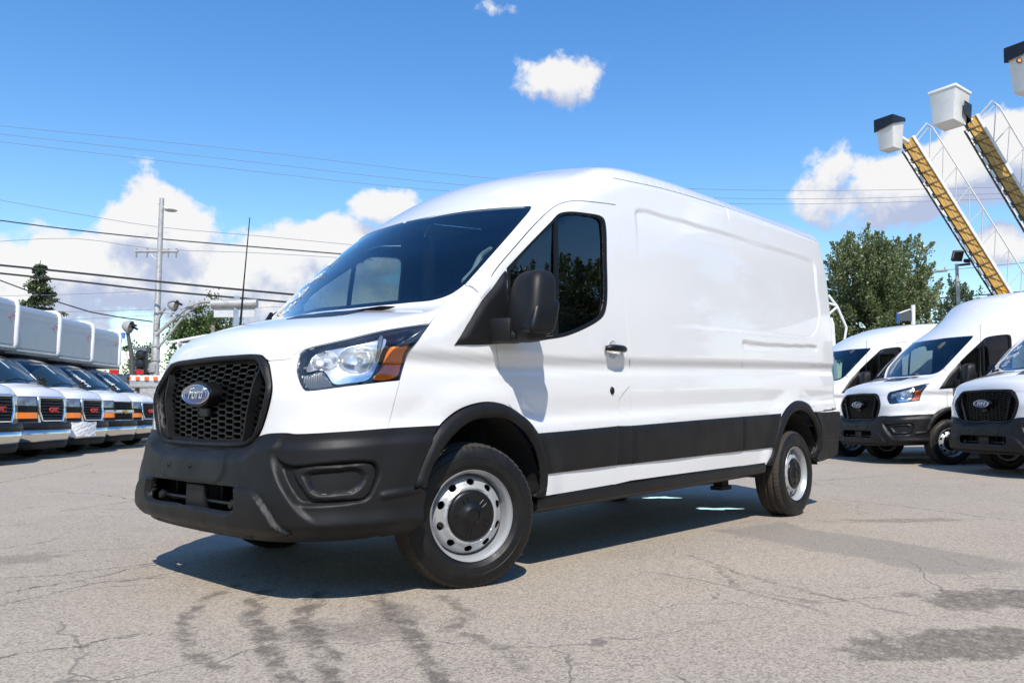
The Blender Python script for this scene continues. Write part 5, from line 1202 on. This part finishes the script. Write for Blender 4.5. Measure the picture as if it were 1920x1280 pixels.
def hood_lamp(name, px, py, d, sc, label, parent_pole=None):
    c = wp(px, py, d); root = empty(name, c)
    mb = MB(); mb.lathe([(0, -.20), (.12, -.19), (.20, -.08), (.25, .05), (.25, .12), (.22, .12), (.19, 0), (0, -.05)], 18, 'x'); o = mb.build('lamp_shell', M_GALV, root, smooth=True); o.rotation_euler = (0, .25, math.atan2(RV.y, RV.x)); o.scale = (sc,)*3
    mb = MB(); mb.lathe([(.20*math.cos(0), .02), (.18, .08), (0, .10)], 16, 'x'); o = mb.build('lamp_lens', mat('lamp_tan', (.30, .24, .17), .3), root, smooth=True); o.rotation_euler = (0, .25, math.atan2(RV.y, RV.x)); o.scale = (sc,)*3
    for k in range(3): o = MB().box((.12*sc, (-.10+.10*k)*sc, .16*sc), (.34*sc, .015, .08*sc)).build('louvre', M_SIGB, root); o.rotation_euler = (0, .45, math.atan2(RV.y, RV.x))
    tag(root, label, 'lamp'); return root
hl1 = hood_lamp('flood_light', 240, 612, 30, 1.0, 'hooded flood light on a leaning dark pole beside the truck row')
b2 = gp(247, 30); MB_ = MB(); c = wp(240, 618, 30); MB_.tube([tuple(Vector((b2.x, b2.y, 0))-c), tuple(wp(248, 690, 30)-c), tuple(wp(246, 665, 30)-c), tuple(wp(238, 622, 30)-c)], [.10, .09, .075, .06], 10); MB_.build('lamp_pole', mat('dark_pole', (.06, .058, .055), .6), hl1, smooth=True)
hl1.children[-1].location = c-hl1.location
MB().box(wp(228, 629, 30)-hl1.location, (.02, .28, .22), rot=Matrix.Rotation(math.atan2(HV.y, HV.x), 3, 'Z')).build('small_sign', mat('sign_blue', (.08, .16, .42), .4), hl1)
hood_lamp('signal_lamp', 325, 572, D-.1, 1.15, 'hooded signal lamp fixed to the curved mast arm')
# traffic signal seen from behind
c = wp(266, 682, D-.6); root = empty('traffic_signal', c)
MB().box((0, 0, 0), (.30, .42, 1.15), rot=Matrix.Rotation(math.atan2(HV.y, HV.x), 3, 'Z')).build('signal_body', M_SIGB, root, bevel=.05, smooth=True)
for k in (-1, 0, 1):
    mb = MB(); mb.lathe([(.24, .0), (.23, .10), (.17, .19), (0, .23)], 20, 'x'); o = mb.build('signal_back', M_SIGB, root, smooth=True); o.location = tuple(-HV*.10+up_*k*.40); o.rotation_euler = (0, 0, math.atan2(-HV.y, -HV.x))
MB().box(tuple(up_*.66), (.34, .5, .16), rot=Matrix.Rotation(math.atan2(HV.y, HV.x), 3, 'Z')).build('signal_cap', mat('cap_grey', (.12, .13, .15), .5), root)
MB().tube([(0, 0, -.4), tuple(wp(284, 690, D-.3)-c)], .03, 8).build('bracket', M_GALV, root); MB().tube([(0, 0, .4), tuple(wp(284, 665, D-.3)-c)], .03, 8).build('bracket', M_GALV, root)
tag(root, 'black three-lens traffic signal seen from behind, beside the steel pole', 'traffic signal')
# overhead sign gantry beyond the hood
c = gp(437, 33); root = empty('sign_gantry', c); MB().box(tuple(wp(432, 640, 33)-c-up_*1.6), (.16, .16, 2*(wp(432, 560, 33)-c).z-3.0 if False else .16)).build('foot', M_GALV, root)
h_ = (wp(432, 555, 33)-c).z; MB().box((0, 0, h_/2), (.14, .22, h_), rot=Matrix.Rotation(YAW+.5, 3, 'Z')).build('gantry_post', mat('post_blue_grey', (.30, .36, .42), .45, metal=.3, fn=vary(5, .2)), root)
MB().tube([wp(397, 570, 33)-c, wp(482, 569, 33)-c], .19, 16).build('sign_tube', M_GALV, root, smooth=True)
MB().box((wp(401, 586, 33)+wp(478, 586, 33))/2-c, (.04, (wp(478, 586, 33)-wp(401, 586, 33)).length, .40), rot=Matrix.Rotation(YAW, 3, 'Z')).build('sign_panel', M_SIGN, root, bevel=.01)
tag(root, 'grey sign panel hung under a thick tube on a blue-grey post', 'sign')
# short wooden pole among the leaves, and the pole on the right with its crossarm
for px, top_y, d, rr, nm, lb in ((395, 610, 40, .12, 'wooden_pole', 'short wooden pole standing in front of the bright green tree'), (1748, 505, 46, .17, 'wooden_pole', 'grey wooden utility pole with a crossarm beside the big tree')):
    c = gp(px, d); h_ = (wp(px, top_y, d)-c).z; root = empty(nm, c); MB().tube([(0, 0, 0), (.03, 0, h_)], [rr, rr*.75], 10).build('pole_shaft', M_WOOD, root, smooth=True)
    if px > 1000: MB().tube([tuple(wp(1728, 512, d)-c), tuple(wp(1776, 507, d)-c)], .07, 6).build('cross_arm', M_WOOD, root); [MB().tube([tuple(wp(x, 508, d)-c), tuple(wp(x, 501, d)-c)], .05, 8).build('insulator', M_GALV, root) for x in (1732, 1745, 1772)]
    tag(root, lb, 'pole')
M_WIREHAZE = mat('wire_hazed', (.16, .17, .20), .6)  # paler copy for far and thin wires, haze put into the colour
def wire(pts, d, r, label, sag=True):
    P = np.array([tuple(wp(x, y, d_)) for (x, y), d_ in zip(pts, d if isinstance(d, (list, tuple)) else [d]*len(pts))])
    o = MB().tube(catmull(P, 1.2), r, 5).build('overhead_wire', M_WIREHAZE if r < .03 or d == 90 else M_WIRE); tag(o, label, 'wire', 'overhead wires'); return o
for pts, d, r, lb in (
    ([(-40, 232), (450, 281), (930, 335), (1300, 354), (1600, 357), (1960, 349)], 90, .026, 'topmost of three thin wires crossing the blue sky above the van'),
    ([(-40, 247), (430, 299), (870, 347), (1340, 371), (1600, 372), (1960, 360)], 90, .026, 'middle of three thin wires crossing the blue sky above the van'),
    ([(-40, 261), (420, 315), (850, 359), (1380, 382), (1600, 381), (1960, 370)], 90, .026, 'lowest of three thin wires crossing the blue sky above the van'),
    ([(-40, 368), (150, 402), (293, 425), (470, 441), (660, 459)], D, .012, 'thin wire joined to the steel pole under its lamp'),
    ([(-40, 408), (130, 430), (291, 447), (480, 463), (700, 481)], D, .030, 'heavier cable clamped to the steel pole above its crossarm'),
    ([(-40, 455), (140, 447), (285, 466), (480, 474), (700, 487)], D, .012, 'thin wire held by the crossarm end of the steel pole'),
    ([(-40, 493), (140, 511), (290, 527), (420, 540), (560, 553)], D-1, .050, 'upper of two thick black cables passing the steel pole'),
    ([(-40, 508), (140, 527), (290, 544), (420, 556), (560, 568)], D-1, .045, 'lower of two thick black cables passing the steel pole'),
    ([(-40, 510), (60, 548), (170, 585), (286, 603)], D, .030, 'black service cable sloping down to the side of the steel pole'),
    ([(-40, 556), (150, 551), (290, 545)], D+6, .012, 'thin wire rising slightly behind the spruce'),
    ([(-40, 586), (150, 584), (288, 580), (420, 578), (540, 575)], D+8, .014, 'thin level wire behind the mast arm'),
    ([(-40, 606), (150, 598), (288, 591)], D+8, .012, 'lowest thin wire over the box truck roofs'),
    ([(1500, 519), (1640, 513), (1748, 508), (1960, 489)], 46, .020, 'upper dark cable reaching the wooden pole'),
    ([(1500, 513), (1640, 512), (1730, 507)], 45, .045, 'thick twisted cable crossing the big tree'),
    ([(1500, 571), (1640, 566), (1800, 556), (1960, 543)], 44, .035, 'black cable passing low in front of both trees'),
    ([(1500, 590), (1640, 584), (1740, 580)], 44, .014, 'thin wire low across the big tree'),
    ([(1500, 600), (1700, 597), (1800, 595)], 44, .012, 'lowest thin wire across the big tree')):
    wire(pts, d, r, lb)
# flood light on a post behind the vans
c = gp(1808, 27); root = empty('flood_light', c); h_ = (wp(1807, 495, 27)-c).z
MB().tube([(0, 0, 0), (0, 0, h_)], [.07, .055], 10).build('lamp_pole', M_GALV, root, smooth=True); MB().tube([tuple(wp(1798, 497, 27)-c), tuple(wp(1819, 495, 27)-c)], .04, 8).build('cross_bar', M_SIGB, root)
rot = Matrix.Rotation(YAW, 3, 'Z') @ Matrix.Rotation(-.5, 3, 'Y')
MB().box(tuple(wp(1795, 480, 27)-c), (.14, .34, .36), rot=rot).build('lamp_head', M_SIGB, root, bevel=.02); MB().box(tuple(wp(1793, 478, 27)-c-HV*.09+up_*.01), (.02, .28, .28), rot=rot).build('lamp_lens', mat('lamp_glass_grey', (.45, .45, .43), .25), root)
MB().box(tuple(wp(1813, 489, 27)-c), (.12, .2, .12), rot=rot).build('lamp_head', M_SIGB, root, bevel=.02)
tag(root, 'flood light on a slim grey post between the trees and the ladder boom', 'lamp')
# ------------------------------------------------------------------ bucket trucks with ladder booms
M_YEL = mat('amber_fibreglass', (.58, .33, .075), .5, fn=vary(6, .35)); M_WHT = mat('white_enamel', (.74, .74, .72), .35, fn=vary(3, .08)); M_TARP = mat('black_tarp', (.012, .012, .013), .3, fn=vary(9, .5, .2, .45, 1., 14)); M_BRN = mat('rung_brown', (.10, .065, .03), .6)
def boom_truck(pa, pb, d, bucket_px, bw, bh, label, cover=True, tilt=0.):
    A = wp(*pa, d); B_ = wp(*pb, d+.6); ax = (B_-A).normalized(); c0 = gp(pb[0]+40, d+1.0); root = empty('bucket_truck', c0); g = lambda v: tuple(Vector(v)-c0)
    side = (RV-ax*RV.dot(ax)).normalized(); nrm = ax.cross(side); Lb = (B_-A).length+2.0
    fr = Matrix((side, nrm, ax)).transposed(); at = lambda s, n, t: A+side*s+nrm*n+ax*t-c0
    sg = -1. if nrm.dot(HV) > 0 else 1.; bm = empty('boom', parent=root)
    def bar(nm, s, w, dp, m, t0=0., t1=Lb, n=0.): return MB().box(at(s, n, (t0+t1)/2), (w, dp, t1-t0), rot=fr).build(nm, m, bm)
    bar('walkway_plate', .0, .34, .05, M_YEL, .0, Lb*.78); bar('centre_strip', 0, .035, .01, mat('cream_strip', (.55, .42, .22), .5), 0, Lb*.76, .031*sg)
    bar('side_rail', .22, .085, .14, M_WHT); bar('side_rail', -.21, .04, .10, M_SIGB, 0, Lb*.9); bar('under_rail', -.34, .03, .05, M_SIGB, .25, Lb*.9); bar('hydraulic_ram', .02, .09, .09, mat('orange_ram', (.75, .34, .02), .35), Lb*.72, Lb)
    for k, t in enumerate(np.arange(.25, Lb*.88, .46)):
        MB().tube([at(-.34, .05*sg, t), at(.20, .06*sg, t+.10)], .014, 5).build('rung', M_BRN, bm)
        MB().box(at(-.275, .02*sg, t+.22), (.085, .05, .26), rot=fr).build('bracket_plate', M_WHT, bm)
        MB().tube([at(-.16, .045*sg, t), at(.14, .045*sg, t+.42)], .010, 5).build('cross_brace', M_BRN, bm)
    for s in (-.42,): pass
    for k, t in enumerate(np.arange(0, Lb, .82)):
        MB().tube([at(.24, 0, t+.25), at(.78, .25, t)], .018, 5).build('lattice_rung', M_WHT, bm)
        if t+.82 < Lb: MB().tube([at(.78, .25, t), at(.24, 0, t+1.05)], .016, 5).build('lattice_brace', M_WHT, bm)
    MB().tube([at(.24, 0, .1), at(.72, .25, -.12), at(.80, .25, .12), at(.80, .25, Lb)], .026, 6).build('hand_rail', M_WHT, bm, smooth=True)
    # bucket
    bc = wp(*bucket_px, d)-c0; bk = empty('bucket', bc, parent=root); rot3 = Matrix.Rotation(YAW+.55, 3, 'Z') @ Matrix.Rotation(tilt, 3, 'X')
    ring = lambda z, w: [rot3 @ Vector((sx*w*.5, sy*w*.5, z)) for sx, sy in ((-1, -1), (1, -1), (1, 1), (-1, 1))]
    z0, z1 = -bh/2, bh/2; V = ring(z0, bw*.80)+ring(z1-.10, bw*.97)+ring(z1-.09, bw*1.06)+ring(z1, bw*1.06)+ring(z1, bw*.94)+ring(z0+.05, bw*.74)
    F = [(3, 2, 1, 0)]+[(4*k+i, 4*k+(i+1) % 4, 4*k+4+(i+1) % 4, 4*k+4+i) for k in range(5) for i in range(4)]+[(20, 21, 22, 23)]
    mb = MB(); mb.add(V, F); mb.build('bucket_shell', M_WHT, bk, bevel=.02, smooth=True)
    if cover:
        V = ring(z1+.02, bw*1.10)+[v-Vector((0, 0, h)) for v, h in zip(ring(z1, bw*1.12), (.10, .16, .42, .30))]; V.append(rot3 @ Vector((0, 0, z1+.10)))
        F = [(i, (i+1) % 4, 4+(i+1) % 4, 4+i)[::-1] for i in range(4)]+[(8, (i+1) % 4, i)[::-1] for i in range(4)]; mb = MB(); mb.add(V, F); mb.build('bucket_cover', M_TARP, bk, bevel=.02, smooth=True)
    else:
        V = [rot3 @ Vector(v) for v in ((-bw*.52, -bw*.52, .12), (bw*.1, -bw*.53, .22), (bw*.12, -bw*.54, -.20), (-bw*.25, -bw*.50, -.50), (-bw*.53, -bw*.48, -.42), (-bw*.53, -bw*.0, -.22), (-bw*.54, 0, .12))]
        mesh_obj('hanging_cover', [v*1.02 for v in V], [(0, 1, 2, 3, 4), (0, 4, 5, 6)], M_TARP, bk); MB().tube([V[1], rot3 @ Vector((bw*.5, -bw*.53, z1))], .02, 6).build('strap', M_SIGB, bk)
    MB().box(rot3 @ Vector((bw*.1, -bw*.46, .05)), (.20, .05, .06), rot=rot3).build('step_handle', M_SIGB, bk)
    MB().tube([bc+RV*bw*.35, A-c0+ax*.1], .07, 8).build('bucket_pivot', M_WHT, root)
    # turret and body that carry the boom
    e = at(0, 0, Lb)
    MB().tube([(e.x, e.y, max(.9, e.z-.1)), (e.x, e.y, .9)] if e.z > 1.1 else [(e.x, e.y, 1.4), (e.x, e.y, .9)], .30, 14).build('turret', M_WHT, root, smooth=True)
    MB().box((e.x, e.y, .78), (4.4, 2.0, .30), rot=Matrix.Rotation(R(-41), 3, 'Z')).build('flat_bed', M_WHT, root, bevel=.03)
    for sx in (-1.4, 1.4):
        for sy in (-.85, .85):
            q = Matrix.Rotation(R(-41), 3, 'Z') @ Vector((sx, sy, 0)); add_wheel(root, (e.x+q.x, e.y+q.y, .36), R(-41)+(0 if sy > 0 else math.pi), 1.05)
    q = Matrix.Rotation(R(-41), 3, 'Z') @ Vector((-3.0, 0, 0)); MB().box((e.x+q.x, e.y+q.y, 1.15), (1.6, 1.9, 1.5), rot=Matrix.Rotation(R(-41), 3, 'Z'), taper=.86).build('truck_cab', M_WHT, root, bevel=.12, smooth=True)
    tag(root, label, 'bucket truck', 'bucket trucks behind the vans'); return root
boom_truck((1700, 262), (1885, 556), 26, (1669, 253), .64, 1.05, 'bucket truck whose raised bucket has its black cover hanging over the rim')
boom_truck((1818, 222), (2010, 545), 24, (1780, 204), .84, 1.10, 'bucket truck whose raised bucket carries a crumpled black cover on its side', cover=False, tilt=.12)
boom_truck((1985, 130), (2190, 470), 22, (1936, 130), .92, 1.35, 'bucket truck with a round badge on its raised bucket')
bk3 = [o for o in bpy.data.objects if o.name.startswith('bucket_shell')][-1]
bd = MB(); bd.lathe([(0, .012), (.085, .012), (.09, 0)], 20, 'x'); o = bd.build('badge', mat('badge_dark', (.03, .03, .03), .4), bk3.parent, smooth=True); o.location = wp(1911, 114, 22-.55)-bk3.parent.parent.location-bk3.parent.location; o.rotation_euler = (0, 0, math.atan2(-HV.y, -HV.x))
bd = MB(); bd.lathe([(0, .016), (.05, .016), (.05, 0)], 16, 'x'); o2 = bd.build('badge_centre', mat('badge_orange', (.7, .25, .05), .4), bk3.parent, smooth=True); o2.location = o.location; o2.rotation_euler = o.rotation_euler
# ------------------------------------------------------------------ service truck beyond the truck row, with a rack
c = gp(275, 24.5); root = empty('service_truck', c); rz = Matrix.Rotation(YAW+.06, 3, 'Z'); zt = (wp(275, 706, 24.5)-c).z
M_TREADP = mat('diamond_plate', (.60, .62, .63), .35, metal=.5, fn=lambda N, b: N.link(N('ShaderNodeBump', {'Strength': .8, 'Distance': .01, 'Height': N('ShaderNodeTexVoronoi', {'Vector': N('ShaderNodeTexCoord').outputs['Object'], 'Scale': 14.}).outputs[0]}).outputs[0], b.inputs['Normal']))
MB().box((0, 0, zt/2+.28), (2.0, 3.2, zt-.56), rot=rz).build('service_body', M_TREADP, root, bevel=.02)
MB().box(tuple(up_*(zt-.10)-HV*1.01), (.02, 3.1, .14), rot=rz).build('reflector_strip', M_WHT, root)
for k in range(12): MB().box(tuple(up_*(zt-.10)-HV*1.022+RV*(-1.4+.26*k)), (.015, .12, .10), rot=rz).build('reflector', mat('orange_reflector', (.75, .16, .03), .4), root)
MB().box(tuple(up_*(zt-.62)-HV*1.01+RV*.10), (.02, .34, .16), rot=rz).build('tail_label', mat('label_tan', (.62, .42, .32), .5), root); MB().box(tuple(up_*(zt-.33)-HV*1.01), (.03, 3.15, .05), rot=rz).build('body_rail', M_GALV, root)
for s in (-1.2, 1.2):
    for t in (-.7, .7): q = rz @ Vector((t, s, 0)); add_wheel(root, (q.x, q.y, .37), YAW+(0 if s > 0 else math.pi), 1.05)
for x0, x1, y0, y1 in ((318, 388, 642, 629), (330, 386, 648, 641)): MB().tube([tuple(wp(x0, y0, 24.2)-c), tuple(wp(x1, y1, 24.2)-c), tuple(wp(x1+90, y1-10, 24.2)-c)], .045, 8).build('rack_rail', M_WHT, root)
for x in (335, 372, 440): MB().tube([tuple(wp(x, 640 if x < 400 else 626, 24.2)-c), tuple(wp(x, 640, 24.2)-c-up_*2.3)], .04, 8).build('rack_post', M_WHT, root)
for x, y in ((338, 646), (360, 640), (380, 634)): MB().box(tuple(wp(x, y-2, 24.15)-c), (.08, .12, .05), rot=rz).build('rack_clamp', M_GALV, root)
for x in (214, 262): MB().box(tuple(wp(x, 697, 24.5)-c), (.10, .26 if x < 230 else .20, .14), rot=rz).build('red_lamp_box', mat('red_enamel', (.40, .012, .015), .4), root)
tag(root, 'service truck with pale patterned body, orange reflector strip and white rack', 'truck')
# white lattice boom resting over the row behind the van tail
c = gp(1572, 20); root = empty('lattice_boom', c); q = lambda x, y, dd=20: tuple(wp(x, y, dd)-c)
for a, b_ in (((1553, 553), (1570, 575)), ((1570, 575), (1587, 614)), ((1553, 590), (1570, 575)), ((1553, 568), (1568, 573)), ((1587, 614), (1583, 640))): MB().tube([q(*a), q(*b_)], .030, 6).build('lattice_tube', M_WHT, root)
MB().tube([q(1556, 596), q(1560, 608), (.0, 0, .0)], .06, 8).build('support_post', M_WHT, root); MB().tube([q(1583, 640), (.1, .1, 0)], .04, 8).build('support_post', M_WHT, root)
tag(root, 'white tubular lattice frame just behind the tail of the open van', 'frame')
c = gp(1712, 36); root = empty('board_sign', c); MB().tube([(0, 0, 0), tuple(wp(1712, 572, 36)-c)], .09, 8).build('post', M_WHT, root); MB().tube([tuple(wp(1683, 588, 36)-c), tuple(wp(1707, 580, 36)-c)], .05, 6).build('arm', M_GALV, root); MB().box(tuple(wp(1684, 596, 36)-c), (.05, .12, .5)).build('blue_plate', mat('sign_blue2', (.03, .10, .30), .4), root)
MB().box(tuple(wp(1697, 593, 36)-c), (.06, .62, .42), rot=Matrix.Rotation(YAW, 3, 'Z')).build('sign_board', mat('sign_dark', (.05, .055, .06), .6), root)
tag(root, 'white post carrying a dark sign board in front of the big tree', 'sign')
